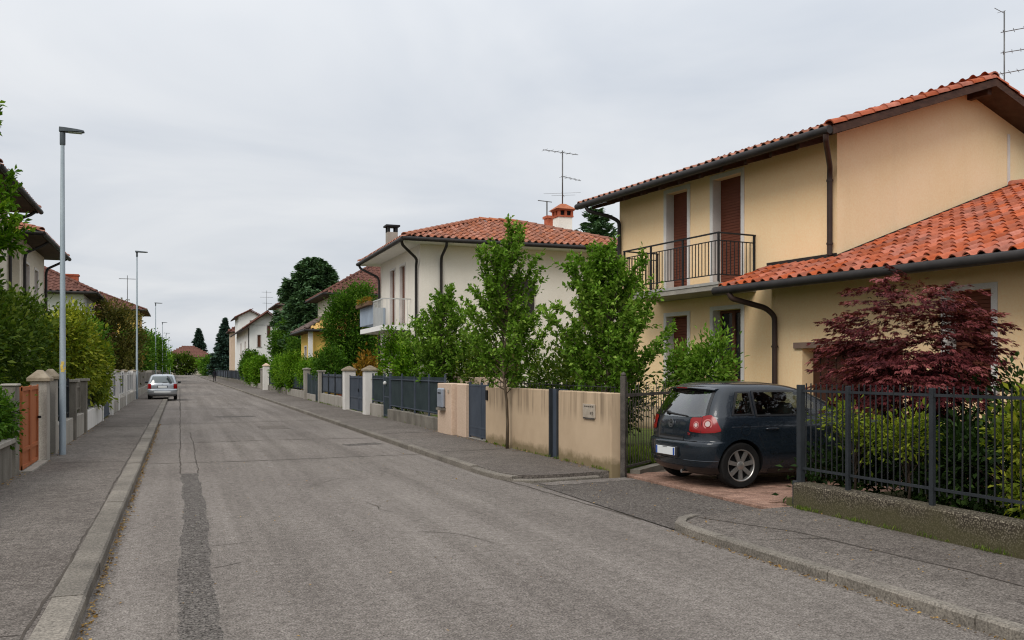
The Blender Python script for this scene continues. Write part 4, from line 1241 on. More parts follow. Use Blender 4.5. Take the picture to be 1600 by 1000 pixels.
aerial(G1, (2.0, .6, 8.4), 2.7, [(2.5, R(0), 1.1, 4, .2, .016, .5), (1.9, R(0), 1.5, 5, .3, .016, .5), (1.2, R(20), 1.2, 5, .3, .016, .4)], 'antenna', .024)
G2, g2r = gable_house('white_upper_house', 'white house with shallow gable rising behind the far white gabled house', 8.5, 11.9, 143, 152, 9.7, 1.15, .55, 'white_wall', 'tile_brown', [('S', 1.7, 2.6, 8.1, 9.3, 'casement')])
E1, e1r = hip_house('end_house', 'red-brown hip-roofed house closing the street end', -4.5, 10.5, 330, 341, 6.2, .9, 3.6, 'grey_wall', 'tile_brown', 'S', .9, 1.0, 0, 'soffit_dark',
    [('S', 4, 7, 2.5, 5.5, 'casement'), ('S', 10, 13, 2.5, 5.5, 'shutter')])
MB().box(6, 8.4, -1.6, 0, 0, 6.4).build('stair_bay', M['white_wall'], E1)
E2, e2r = hip_house('end_house', 'smaller red-roofed house at the street end beside the spruce', 15.5, 24, 350, 360, 7.0, .8, 2.6, 'pink_wall', 'tile_brown', 'SW', .9, 1.0, 0, 'soffit_dark', [('S', 2, 4, 2.5, 5, 'shutter')])
E3, e3r = hip_house('back_house', 'red roof peeping between spruce and far white gabled house', 8.9, 11.2, 172, 178, 8.7, .5, 1.2, 'pink_wall', 'tile_brown', 'SW', .6, .7, 0)

# ---- left side
LA, lar = hip_house('left_house', 'greige house at the left edge with dark overhanging eave', -12.5, -5.0, 26.3, 31.6, 6.85, .75, 1.1, 'grey_wall', 'tile_old', 'SE', .3, .42, 60, 'soffit_dark',
    [('E', .6, 1.4, 3.7, 5.7, 'shutter'), ('E', 2.6, 3.5, 3.7, 5.7, 'shutter')])
downpipe(LA, [(8.25, 5.6, 6.74), (8.1, 5.55, 6.6), (7.62, 5.35, 6.35), (7.58, 5.22, 6.2), (7.58, 5.22, .1)], .05)
MB().tube([(8.2, -.6, 6.72), (7.6, -.1, 6.3), (6.0, -.06, 5.8)], .05, 8).build('downpipe', M['gutter'], LA)
LB, lbr = hip_house('left_house', 'cream house with small twin windows next beyond the greige house', -12.5, -5.0, 33.8, 39.6, 6.25, .75, 1.3, 'grey_wall', 'tile_old', 'SE', .3, .42, 80, 'soffit_dark',
    [('E', 1.2, 2.0, 3.6, 5.4, 'shutter'), ('E', 3.3, 4.1, 3.6, 5.4, 'shutter'), ('S', 3.0, 3.9, 3.4, 5.0, 'shutter')])
downpipe(LB, [(8.25, .9, 6.14), (8.1, .85, 6.0), (7.62, .55, 5.7), (7.58, .5, 5.5), (7.58, .5, .1)], .05)
downpipe(LB, [(8.25, 6.1, 6.14), (8.1, 6.05, 6.0), (7.62, 5.8, 5.7), (7.58, 5.7, 5.5), (7.58, 5.7, .1)], .05)
LC, lcr = hip_house('left_house', 'white house with brown roof and brick chimney behind the yellow-green shrub', -15.5, -5.4, 59.5, 67, 6.35, .75, 2.3, 'white_wall', 'tile_brown', 'SE', .36, .46, 0, 'soffit_dark',
    [('S', 7.3, 8.2, 3.4, 5.4, 'casement'), ('S', 3.5, 4.4, 3.4, 5.4, 'shutter'), ('E', 2, 3, 3.4, 5.2, 'shutter')])
chimney(LC, 9.2, 2.4, 6.4, 7.55, .8, 'brick', 'cap', .6)
LD, ldr = hip_house('left_house', 'ochre house with rust roof beyond the olive tree', -13, -4.4, 112, 122, 8.6, .9, 2.2, 'yellow_wall', 'tile_brown', 'SE', .5, .6, 0, 'soffit_dark',
    [('S', 5, 6.2, 5.2, 7.2, 'shutter'), ('E', 2, 3, 5.2, 7.2, 'shutter'), ('E', 6, 7, 5.2, 7.2, 'shutter')])
aerial(LD, (7.4, .3, 9.6), 3.0, [(2.6, R(0), 1.8, 4, .3, .035, .5)], 'antenna', .04)
# ================================================================ walls, fences, gates, lamps
def cap_pillar(name, label, x, y, w, zt, mat, capmat, cap=0.20, d=None, group=None, cat='gate pillar'):
    d = d or w
    t = thing(name, label, cat, (x, y, 0.08), 0, group)
    MB().cbox(-w / 2, w / 2, -d / 2, d / 2, -.1, zt - .08, .012).build('shaft', M[mat], t)
    a, b = w / 2 + .05, d / 2 + .05; z = zt - .08
    V = [(-a, -b, z), (a, -b, z), (a, b, z), (-a, b, z), (-a, -b, z + .06), (a, -b, z + .06), (a, b, z + .06), (-a, b, z + .06), (-.04, -.04, z + cap), (.04, -.04, z + cap), (.04, .04, z + cap), (-.04, .04, z + cap)]
    MB().add(V, [(0, 3, 2, 1), (0, 1, 5, 4), (1, 2, 6, 5), (2, 3, 7, 6), (3, 0, 4, 7), (4, 5, 9, 8), (5, 6, 10, 9), (6, 7, 11, 10), (7, 4, 8, 11), (8, 9, 10, 11)]).build('pillar_cap', M[capmat], t, bevel=.008)
    return t

# ---- near right: aggregate plinth with steel bar fence
t = thing('bar_fence', 'grey steel bar fence on a mossy pebbled plinth in front of the red maple', 'fence', (6.75, 8.75, 0.08))
mb = MB(); n = 24
for k in range(n):                                    # plinth of short lengths, top slightly uneven
    pass
MB().cbox(.0, .26, -7.0, -.03, -.13, .30, .02).build('plinth', M['aggregate'], t)
bar = MB().cbox(-.0065, .0065, -.0065, .0065, 0, 1.06, .002).mesh('bar'); bar.materials.append(M['steel_dark'])
posts = [-.02, -.82, -1.99, -3.15, -4.3, -5.5]
for k, y in enumerate(posts):
    w = .036 if k == 0 else .024
    MB().cbox(.13 - w, .13 + w, y - w, y + w, .29, 1.445, .004).build('post', M['steel_grey'], t)
MB().cbox(.06, .14, -.03 - .0, .05, -.1, .31, .006).build('gate_stop', M['steel_grey'], t)
for y0, y1 in zip(posts[:-1], posts[1:]):
    for z in (.45, 1.36): MB().box(.12, .14, y1 + .033, y0 - .033 - (.012 if y0 == posts[0] else 0), z, z + .028).build('rail', M['steel_grey'], t)
    m = max(2, int(round((y0 - y1) / .086)))
    for i in range(1, m):
        inst('bar', bar, t, (.13 + random.uniform(-.002, .002), y0 + (y1 - y0) * i / m, .40 + random.uniform(-.006, .006)), (random.uniform(-.006, .006), random.uniform(-.006, .006), 0))

# ---- beige garden wall with its steel slot
t = thing('garden_wall', 'rain-streaked beige garden wall beside the open driveway', 'wall', (6.42, 12.78, 0.08))
MB().cbox(0, .24, 0, 2.10, -.12, 1.25, .012).build('wall_panel', M['garden_wall'], t)
MB().cbox(0, .24, 2.55, 6.20, -.12, 1.25, .012).build('wall_panel', M['garden_wall'], t)
MB().box(.05, .20, 2.12, 2.53, -.1, 1.27).build('steel_post', M['steel_blue'], t)
MB().box(-.01, .05, 2.12, 2.17, -.08, 1.28).build('steel_channel', M['steel_grey'], t)
MB().box(-.01, .05, 2.48, 2.53, -.08, 1.28).build('steel_channel', M['steel_grey'], t)
pl = MB().cbox(-.02, -.001, .55, 1.02, .82, 1.05, .004).build('plaque', M['plate_metal'], t)
MB().box(-.028, -.019, .58, .99, .80, .825).build('plaque_ledge', M['rusty'], t)
for k in range(5): MB().box(-.024, -.0201, .60 + k * .075, .645 + k * .075, 1.0, 1.02).build('plaque_mark', M['crack'], pl)
MB().box(-.024, -.0201, .63, .66, .87, .93).build('plaque_mark', M['crack'], pl)
MB().box(-.024, -.0201, .70, .725, .88, .92).build('plaque_mark', M['crack'], pl)
MB().cbox(-.03, -.001, 6.02, 6.14, .95, 1.17, .006).build('door_bell', M['black'], t)
wt = MB()
for yy in np.arange(.1, 6.1, .16): wt.tube([(.12, yy, 1.25), (.12, yy, 1.38 + random.uniform(-.02, .02))], .005, 4)
wt.tube([(.12, .05, 1.34), (.12, 6.1, 1.35)], .006, 4)
wt.build('wire_rail', M['steel_dark'], t)

# ---- swung-open drive gate behind the car
t = thing('drive_gate', 'brown bar gate leaf swung open beside the dark hatchback', 'gate', (6.58, 12.66, 0.05), R(-50))
MB().cbox(-.04, .04, -.04, .04, -.05, 1.55, .006).build('gate_post', M['rusty'], t)
MB().lathe([(.0, 1.62), (.03, 1.60), (.045, 1.575), (.03, 1.55), (.0, 1.545)], 10).build('post_ball', M['rusty'], t, smooth=True)
LG = 2.3
for z in (.09, 1.22): MB().box(-.015, .015, .05, LG, z, z + (.035 if z < 1 else .05)).build('rail', M['rusty'], t)
gb = MB().box(-.0055, .0055, -.0055, .0055, 0, 1.28).mesh('bar'); gb.materials.append(M['rusty'])
for k in range(1, 19): inst('bar', gb, t, (0, .05 + k * .118, .10), (0, 0, 0), (1, 1, 1 + .06 * math.sin(k * 1.7)))
for k in range(5):
    c = (.35 + k * .42)
    MB().tube([(0, c + .13 * math.cos(q * math.pi / 6), 1.06 + .10 * math.sin(q * math.pi / 6)) for q in range(13)], .006, 5).build('scroll', M['rusty'], t)
# low brick edge inside
MB().box(.03, .2, .2, LG, -.05, .06).build('sill_kerb', M['concrete_dark'], t)

# ---- pink plastered gate set
t = thing('mailbox_pillar', 'pink plaster pillar carrying a grey mailbox', 'pillar', (6.30, 21.9, 0.08))
MB().cbox(0, .42, -.62, .62, -.12, 1.28, .012).build('shaft', M['pink_wall'], t)
m_ = MB().cbox(-.10, -.001, -.12, .34, .66, 1.16, .03).build('mailbox', M['mailbox'], t)
MB().box(-.108, -.098, -.02, .24, 1.02, 1.05).build('slot', M['black'], m_)
MB().box(-.12, -.0, -.14, .36, .60, .655).build('mailbox_shelf', M['concrete_dark'], t)
MB().cbox(-.02, -.001, -.45, -.34, 1.05, 1.13, .003).build('bell_plate', M['plate_metal'], t)
t = thing('gate_pillar', 'slim pink pillar at the far jamb of the slatted blue-grey gate', 'pillar', (6.42, 20.86, 0.08))
MB().cbox(0, .34, -.38, .36, -.12, 1.27, .012).build('shaft', M['pink_wall'], t)
t = thing('porch_beam', 'pink plaster beam standing behind the blue-grey gate', 'beam', (7.6, 21.6, 0.1))
MB().cbox(0, .3, 0, 4.1, 1.17, 1.40, .01).build('beam', M['pink_wall'], t)
for y in (.05, 3.8): MB().box(.05, .25, y, y + .25, -.1, 1.17).build('beam_post', M['pink_wall'], t)
t = thing('foot_gate', 'blue-grey slatted steel gate beside the beige wall', 'gate', (6.50, 19.02, 0.08))
for y in (.02, .52, 1.40): MB().box(0, .05, y, y + .05, .02, 1.33).build('stile', M['steel_blue'], t)
for z in (.06, .26, 1.24): MB().box(.005, .045, .07, 1.40, z, z + .04).build('rail', M['steel_blue'], t)
sl = MB().box(.012, .026, -.03, .03, .10, 1.24).mesh('slat'); sl.materials.append(M['steel_blue'])
for k in range(17): inst('slat', sl, t, (0, .11 + k * .078, 0))
MB().box(.03, .035, .07, 1.40, .10, 1.24).build('backing', M['mesh_green'], t)
MB().box(-.02, .12, -.02, 1.5, -.06, .02).build('threshold', M['concrete'], t)

# ---- screened fence panels on low walls
def fence_run(name, label, x, y0, y1, zb, zt, base, screen, post, step=1.9, side=1, bars=False, group=None, postmat_w=.024, cap=False):
    """low wall, posts, two rails and a screen or bars; side +1: right of the street"""
    t = thing(name, label, 'fence', (x, y0, 0.08), 0, group)
    L = y1 - y0
    w0, w1 = (0, .22) if side > 0 else (-.22, 0)
    n = max(1, round(L / step))
    if zb > .1:
        for i in range(n):
            MB().cbox(w0, w1, i * L / n + .004, (i + 1) * L / n - .004, -.12, zb - .08 + random.uniform(-.005, .005), .01).build('base_wall', M[base], t)
    xc = .11 * side
    for i in range(n + 1):
        y = i * L / n
        MB().cbox(xc - postmat_w, xc + postmat_w, y - postmat_w, y + postmat_w, zb - .09, zt - .02, .004).build('post', M[post], t)
    for z in (zb + .02, zt - .22): MB().box(xc - .018 * 1, xc + .018, .03, L - .03, z, z + .03).build('rail', M[post], t)
    if screen:
        for i in range(n):
            MB().box(xc + .02 * side - .004, xc + .02 * side + .004, i * L / n + .04, (i + 1) * L / n - .04, zb + .0, zt - .10).build('screen', M[screen], t)
    if bars:
        b = MB().box(-.007, .007, -.007, .007, 0, zt - zb - .02).mesh('bar'); b.materials.append(M[post])
        for k in range(1, int(L / .13)):
            inst('bar', b, t, (xc - .025 * side, k * .13, zb - .06))
    return t
fence_run('screen_fence', 'dark screened steel fence between mailbox pillar and capped pillar', 6.42, 22.6, 29.05, .42, 1.52, 'concrete_dark', 'mesh_green', 'steel_blue', 1.62, bars=False)
t = thing('side_gate', 'narrow dark steel gate with small lamp in the screened fence', 'gate', (6.50, 29.1, 0.08))
for y in (.03, .86): MB().box(0, .06, y, y + .06, .0, 1.5).build('stile', M['steel_blue'], t)
for z in (.08, .7, 1.36): MB().box(.01, .05, .09, .86, z, z + .04).build('rail', M['steel_blue'], t)
MB().box(.02, .035, .09, .86, .08, 1.40).build('sheet', M['mesh_green'], t)
MB().lathe([(0, 0), (.06, .01), (.07, .06), (.04, .12), (0, .13)], 10, 'z', (-.03, .55, 1.12)).build('lamp', M['white_metal'], t, smooth=True)
fence_run('screen_fence', 'short screened fence panel on a pale low wall beside the near capped pillar', 6.42, 30.05, 31.95, .5, 1.52, 'concrete', 'mesh_green', 'steel_blue', 1.9)
cap_pillar('capped_pillar', 'white capped pillar on the near side of the double gate', 6.50, 32.3, .46, 1.66, 'white_post', 'stone_cap')
cap_pillar('capped_pillar', 'white capped pillar on the far side of the double gate', 6.50, 36.6, .46, 1.66, 'white_post', 'stone_cap')
t = thing('double_gate', 'blue-grey sheet steel double gate between white capped pillars', 'gate', (6.50, 32.55, 0.08))
for k in (0, 1):
    y0, y1 = .02 + k * 1.9, 1.90 + k * 1.9
    lf = MB().box(.0, .03, y0, y1, .04, 1.38).build('leaf', M['steel_blue'], t)
    for z in (.06, .52, 1.30): MB().box(-.025, -.001, y0, y1, z, z + .05).build('rail', M['steel_blue'], lf)
    for y in (y0, y1 - .05): MB().box(-.026, -.0005, y, y + .05, .04, 1.42).build('stile', M['steel_blue'], lf)
    g = MB()
    for q in range(1, 14): g.box(-.006, -.0008, y0 + q * .134, y0 + q * .134 + .02, .58, 1.29)
    g.build('ribs', M['steel_blue'], lf)
MB().box(-.05, -.026, 1.84, 1.88, .78, .90).build('handle', M['black'], t)
MB().box(-.15, .2, -.02, 3.85, -.06, .025).build('threshold', M['concrete'], t)
fence_run('panel_fence', 'pale blue-grey panel fence on a white low wall beyond the double gate', 6.50, 36.9, 44.6, .55, 1.52, 'concrete', 'steel_blue', 'steel_grey', 1.9, postmat_w=.035)
cap_pillar('post_pillar', 'square grey post ending the pale panel fence', 6.60, 44.9, .3, 1.62, 'concrete', 'concrete', .05, cat='pillar')
cap_pillar('post_pillar', 'round-topped grey post between hedge and dark gate', 6.62, 50.4, .34, 1.72, 'concrete', 'concrete', .10, cat='pillar')
t = thing('hedge_gate', 'dark steel gate standing between square and round-topped grey posts', 'gate', (6.6, 45.2, .08))
for y in (0, 1.6, 3.1, 4.8): MB().box(0, .06, y, y + .06, .0, 1.45).build('stile', M['steel_blue'], t)
MB().box(.02, .04, .06, 4.8, .05, 1.38).build('sheet', M['mesh_green'], t)
MB().cbox(-.02, .2, 1.7, 5.0, -.1, .34, .01).build('base_wall', M['concrete'], t)
fence_run('hedge_fence', 'fence on low wall half swallowed by the nearest clipped hedge', 6.65, 50.7, 60.5, .5, 1.5, 'concrete', 'mesh_green', 'steel_grey', 2.4)
fence_run('hedge_fence', 'fence on low wall behind the second clipped hedge', 6.65, 60.9, 74, .5, 1.5, 'concrete_dark', 'mesh_green', 'steel_grey', 2.6)
cap_pillar('gate_pillar', 'white gate pillar with pink cap among the clipped hedges', 6.62, 75.2, .5, 2.0, 'white_post', 'pink_wall', .25)
cap_pillar('gate_pillar', 'grey gate pillar next to the white one with the pink cap', 6.62, 78.0, .4, 1.75, 'concrete', 'concrete', .1)
fence_run('far_fence', 'grey fence beyond the pink-capped gate pillar', 6.65, 79, 98, .5, 1.5, 'concrete', 'steel_grey', 'steel_grey', 2.7)
fence_run('far_fence', 'blue-grey fence behind the walking person', 6.65, 99, 138, .5, 1.6, 'concrete_dark', 'steel_blue', 'steel_grey', 3.0, postmat_w=.06)
fence_run('far_fence', 'last grey fence run towards the street end', 6.65, 140, 230, .5, 1.6, 'concrete_dark', 'steel_blue', 'steel_grey', 6.0, postmat_w=.08)

# ---- left side fences
t = thing('stone_base_fence', 'ivy-hung railing on a dark coped wall left of the orange gate', 'fence', (-2.33, 9.55, 0.09))
MB().cbox(-.26, .0, 0, 5.55, -.12, .52, .01).build('base_wall', M['concrete_dark'], t)
for k in range(4): MB().cbox(-.30, .05, k * 1.395 + .004, k * 1.395 + 1.385, .522, .60, .012).build('coping_stone', M['concrete'], t)
rb = MB().box(-.009, .009, -.009, .009, 0, .62).mesh('bar'); rb.materials.append(M['steel_dark'])
for k in range(42): inst('bar', rb, t, (-.12, .15 + k * .125, .62))
for z in (.70, 1.18): MB().box(-.135, -.105, .02, 5.3, z, z + .03).build('rail', M['steel_dark'], t)
for y in (.1, 2.6, 5.1): MB().box(-.145, -.095, y - .025, y + .025, .6, 1.27).build('post', M['steel_dark'], t)
t = thing('gate_pier', 'plain grey pier between railing and orange gate', 'pier', (-2.38, 15.42, .09))
MB().cbox(-.12, .07, -.12, .20, -.1, 1.36, .012).build('shaft', M['concrete_dark'], t)
MB().cbox(-.14, .09, -.14, .22, 1.362, 1.40, .012).build('pier_cap', M['concrete'], t)
t = thing('orange_gate', 'orange-brown two-leaf gate left of the first lamp post', 'gate', (-2.31, 15.70, .09))
for k in (0, 1):
    y0, y1 = .03 + k * .86, .87 + k * .86
    lf = MB().box(-.03, .0, y0, y1, .05, 1.34).build('leaf', M['orange'], t)
    for z in (.05, .32, 1.28): MB().box(.0005, .022, y0, y1, z, z + .06).build('rail', M['orange'], lf)
    for y in (y0, y1 - .06): MB().box(.001, .024, y, y + .06, .05, 1.36).build('stile', M['orange'], lf)
MB().tube([(.05, 1.62, .78), (.05, 1.62, .82)], .03, 8).build('handle', M['black'], t)
MB().box(-.1, .16, .0, 1.8, -.06, .035).build('threshold', M['concrete'], t)
cap_pillar('capped_pillar', 'broad stone-capped pillar between orange gate and lamp post', -2.30, 17.72, .27, 1.50, 'concrete', 'stone_cap', .20, .36)
cap_pillar('capped_pillar', 'second stone-capped pillar right behind the broad one', -2.32, 19.25, .22, 1.52, 'concrete', 'stone_cap', .20, .3)
t = thing('letterbox_door', 'narrow dark metal door between the two stone-capped pillars', 'gate', (-2.36, 18.0, .09))
MB().box(-.05, 0, .02, 1.05, .03, 1.35).build('sheet', M['steel_blue'], t)
for z in (.1, .7, 1.25): MB().box(.0, .02, .02, 1.05, z, z + .05).build('rail', M['steel_blue'], t)
fence_run('left_fence', 'dark screened fence directly behind the first lamp post', -2.26, 19.5, 22.6, .62, 1.46, 'concrete', 'mesh_green', 'steel_grey', 1.55, -1)
cap_pillar('concrete_post', 'concrete post just past the first lamp post', -2.32, 22.8, .22, 1.42, 'concrete_dark', 'concrete', .03, cat='post')
fence_run('left_fence', 'weathered grey solid fence panel under the yellow-green shrub', -2.26, 23.0, 25.1, .62, 1.40, 'concrete', 'concrete_dark', 'concrete_dark', 1.05, -1)
cap_pillar('concrete_post', 'concrete post under the yellow-green shrub', -2.32, 25.3, .22, 1.42, 'concrete_dark', 'concrete', .03, cat='post')
fence_run('left_fence', 'dark fence on a white wall under the drooping yellow-green shrub', -2.26, 25.5, 30.6, .62, 1.40, 'white_post', 'mesh_green', 'steel_grey', 1.7, -1)
cap_pillar('white_post', 'white gate post at the near jamb of the dark left gate', -2.32, 30.8, .2, 1.5, 'white_post', 'white_post', .03, cat='post')
t = thing('left_gate', 'dark blue-grey gate between the white posts on the left', 'gate', (-2.30, 31.0, .09))
for k in (0, 1):
    y0, y1 = .0 + k * 1.7, 1.68 + k * 1.7
    lf = MB().box(-.03, .0, y0, y1, .04, 1.42).build('leaf', M['steel_blue'], t)
    for z in (.06, .6, 1.34): MB().box(.0005, .025, y0, y1, z, z + .05).build('rail', M['steel_blue'], lf)
cap_pillar('white_post', 'tall white capped post at the far jamb of the dark left gate', -2.34, 34.65, .30, 1.66, 'white_post', 'stone_cap', .12, cat='post')
for k, (y0, y1, lab) in enumerate([(35.0, 38.6, 'white-posted fence with slate panels next past the dark left gate'), (38.9, 44.0, 'white-posted fence with slate panels at mid left'), (44.3, 52.5, 'long white-posted fence ending near the silver car')]):
    fence_run('white_fence', lab, -2.26, y0, y1, .55, 1.60, 'concrete', 'steel_blue', 'white_post', 1.7, -1, postmat_w=.045)
    cap_pillar('white_post', ['white capped post after the first slate-panel fence', 'white capped post after the second slate-panel fence', 'white capped post beside the second lamp post'][k], -2.34, y1 + .15, .24, 1.62, 'white_post', 'stone_cap', .10, cat='post')
fence_run('grey_fence', 'grey fence alongside the silver parked car', -2.26, 53.2, 70, .55, 1.60, 'concrete', 'steel_grey', 'concrete', 2.4, -1, postmat_w=.08)
fence_run('grey_fence', 'grey fence beyond the silver parked car', -2.26, 70.5, 104, .55, 1.60, 'concrete', 'steel_grey', 'concrete', 3.0, -1, postmat_w=.08)
fence_run('grey_fence', 'last grey fence on the left towards the street end', -2.26, 105, 220, .55, 1.60, 'concrete', 'steel_grey', 'concrete', 7.0, -1, postmat_w=.09)

# ---- street lamps
def street_lamp(label, x, y, H, hs=1.0):
    t = thing('street_lamp', label, 'street lamp', (x, y, .10), 0, 'lamps along the left pavement')
    MB().lathe([(.060, -.05), (.060, .35), (.057, 1.4), (.048, H * .5), (.034, H - .22), (.034, H)], 14).build('pole', M['galv'], t, smooth=True)
    MB().lathe([(.046, H - .22), (.050, H - .21), (.050, H + .0), (.045, H + .02)], 12).build('pole_collar', M['lamp_head'], t, autos=40)
    # flat LED head: shaped outline, thicker by the pole
    pts = [(-.06, -.05), (-.06, .05), (.04, .08), (.24, .09), (.34, .07), (.38, .03), (.38, -.03), (.34, -.07), (.24, -.09), (.04, -.08)]
    pts = [(a * hs, b * hs) for a, b in pts]
    tb = lambda px: .075 - .05 * max(0, min(1, (px + .06) / .4))
    hd = MB().slab([(x_, y_, H + .05 - tb(x_) * .3) for x_, y_ in pts], [(x_ * .97, y_ * .9, H + .05 + tb(x_) * .7 + .015) for x_, y_ in pts]).build('lamp_head', M['lamp_head'], t, bevel=.006, fix=True)
    MB().box(.10 * hs, .33 * hs, -.055, .055, H + .022, H + .034).build('lens', M['lamp_glass'], hd)
    return t
l1 = street_lamp('tall grey lamp post with yellow sticker beside the orange gate', -2.07, 18.87, 6.08)
mb = MB()
for z0_, z1_, a0_, a1_ in ((1.56, 1.62, -2.0, -.9), (1.62, 1.70, -2.2, -1.3), (1.60, 1.66, -.9, -.4), (1.70, 1.76, -1.9, -1.0)):
    mb.add([(.0585 * math.cos(a), .0585 * math.sin(a), z) for z in (z0_, z1_) for a in np.linspace(a0_, a1_, 6)], [(i, i + 1, i + 7, i + 6) for i in range(5)])
mb.build('sticker', pmat('yellow_sticker', S(206, 172, 66), S(226, 204, 130), 14, .6, fine=.3), l1, smooth=True)
street_lamp('second lamp post standing just before the silver car', -2.2, 53.9, 8.1, 1.5)
for lab, y in (('third lamp post, right behind the silver car', 96), ('fourth lamp post beyond the silver car', 135), ('fifth lamp post, thin in the distance', 174), ('sixth and farther lamp post', 214), ('seventh and farthest visible lamp post', 258)):
    street_lamp(lab, -2.2, y, 8.2, 1.7)
# ================================================================ vehicles
def carpaint(name, c, metal=.35, rough=.28):
    t = NT(name)
    fl = t.noise(900, 2, .5)
    col = t.mix(.12, c, t.ramp(fl, .3, .7), 'OVERLAY')
    dust = t.ramp(t.noise(2.2, 5, .6), .35, .75)
    r = t.math('ADD', t.math('MULTIPLY', dust, .14), rough)
    return t.finish(col, r, metal, .35, None, coat=.6)
M['paint_dark'] = carpaint('dark_blue_grey_paint', S(24, 32, 40), .1, .2)
M['paint_silver'] = carpaint('silver_paint', S(168, 172, 176), .7, .3)
M['tyre'] = pmat('tyre_rubber', S(24, 24, 24), S(34, 33, 32), 8, .85, .1)
M['alloy'] = pmat('alloy_wheel', S(150, 148, 145), S(172, 170, 166), 4, .35, metal=.75, spec=.5, fine=.05)
M['chrome'] = pmat('chrome', S(205, 207, 210), S(215, 217, 220), 4, .12, metal=1.0, fine=0)
def glossy(name, c, rough=.12, spec=.5, coat=.6):
    t = NT(name); return t.finish(c, rough, 0, spec, None, coat)
M['lamp_red'] = glossy('red_tail_lamp', S(132, 8, 10), .18, .4, .1)
M['lamp_pink'] = glossy('clear_lamp_ring', S(190, 110, 104))
M['lamp_clear'] = glossy('clear_lamp', S(196, 176, 170))
M['lamp_dim'] = glossy('dark_red_lamp', S(120, 24, 26))
M['plate_white'] = glossy('licence_plate', S(216, 218, 216), .4, .4, 0)
M['plate_blue'] = glossy('plate_blue_band', S(40, 74, 150), .4, .4, 0)
M['car_glass'] = glossy('car_glass', (.008, .010, .010, 1), .03, .28, 0)
M['car_glass_rear'] = glossy('tinted_tail_glass', (.055, .075, .075, 1), .03, .9, .5)
def clear_glass(name, tint, refl):
    t = NT(name)
    fc = t.n('ShaderNodeLayerWeight', {'Blend': .5}).outputs['Facing']
    fr = t.math('ADD', t.math('MULTIPLY', t.math('POWER', fc, 4.0), .8), .045)
    tr = t.n('ShaderNodeBsdfTransparent', {'Color': tint}); gl = t.n('ShaderNodeBsdfGlossy', {'Color': (1, 1, 1, 1), 'Roughness': .02})
    mx = t.n('ShaderNodeMixShader', {0: t.math('ADD', t.math('MULTIPLY', fr, refl), .015)})
    t.t.links.new(tr.outputs[0], mx.inputs[1]); t.t.links.new(gl.outputs[0], mx.inputs[2]); t.t.links.new(mx.outputs[0], t.out.inputs[0])
    return t.m
M['see_glass'] = clear_glass('tinted_side_glass', (.40, .46, .45, 1), .9)
M['see_glass_rear'] = clear_glass('tinted_tail_glass_clear', (.50, .60, .59, 1), 2.6)
M['car_trim'] = glossy('black_car_trim', S(24, 24, 26), .35, .5, 0)
M['badge'] = pmat('satin_badge', S(150, 152, 155), S(160, 162, 165), 4, .35, metal=.9, fine=0)
M['badge_red'] = glossy('badge_red', S(150, 30, 30), .3, .5, 0)
M['seat_fabric'] = pmat('seat_fabric', S(70, 68, 64), S(84, 81, 76), 8, .9)

M['cabin'] = pmat('dark_cabin_lining', S(38, 37, 36), S(48, 47, 45), 6, .9)

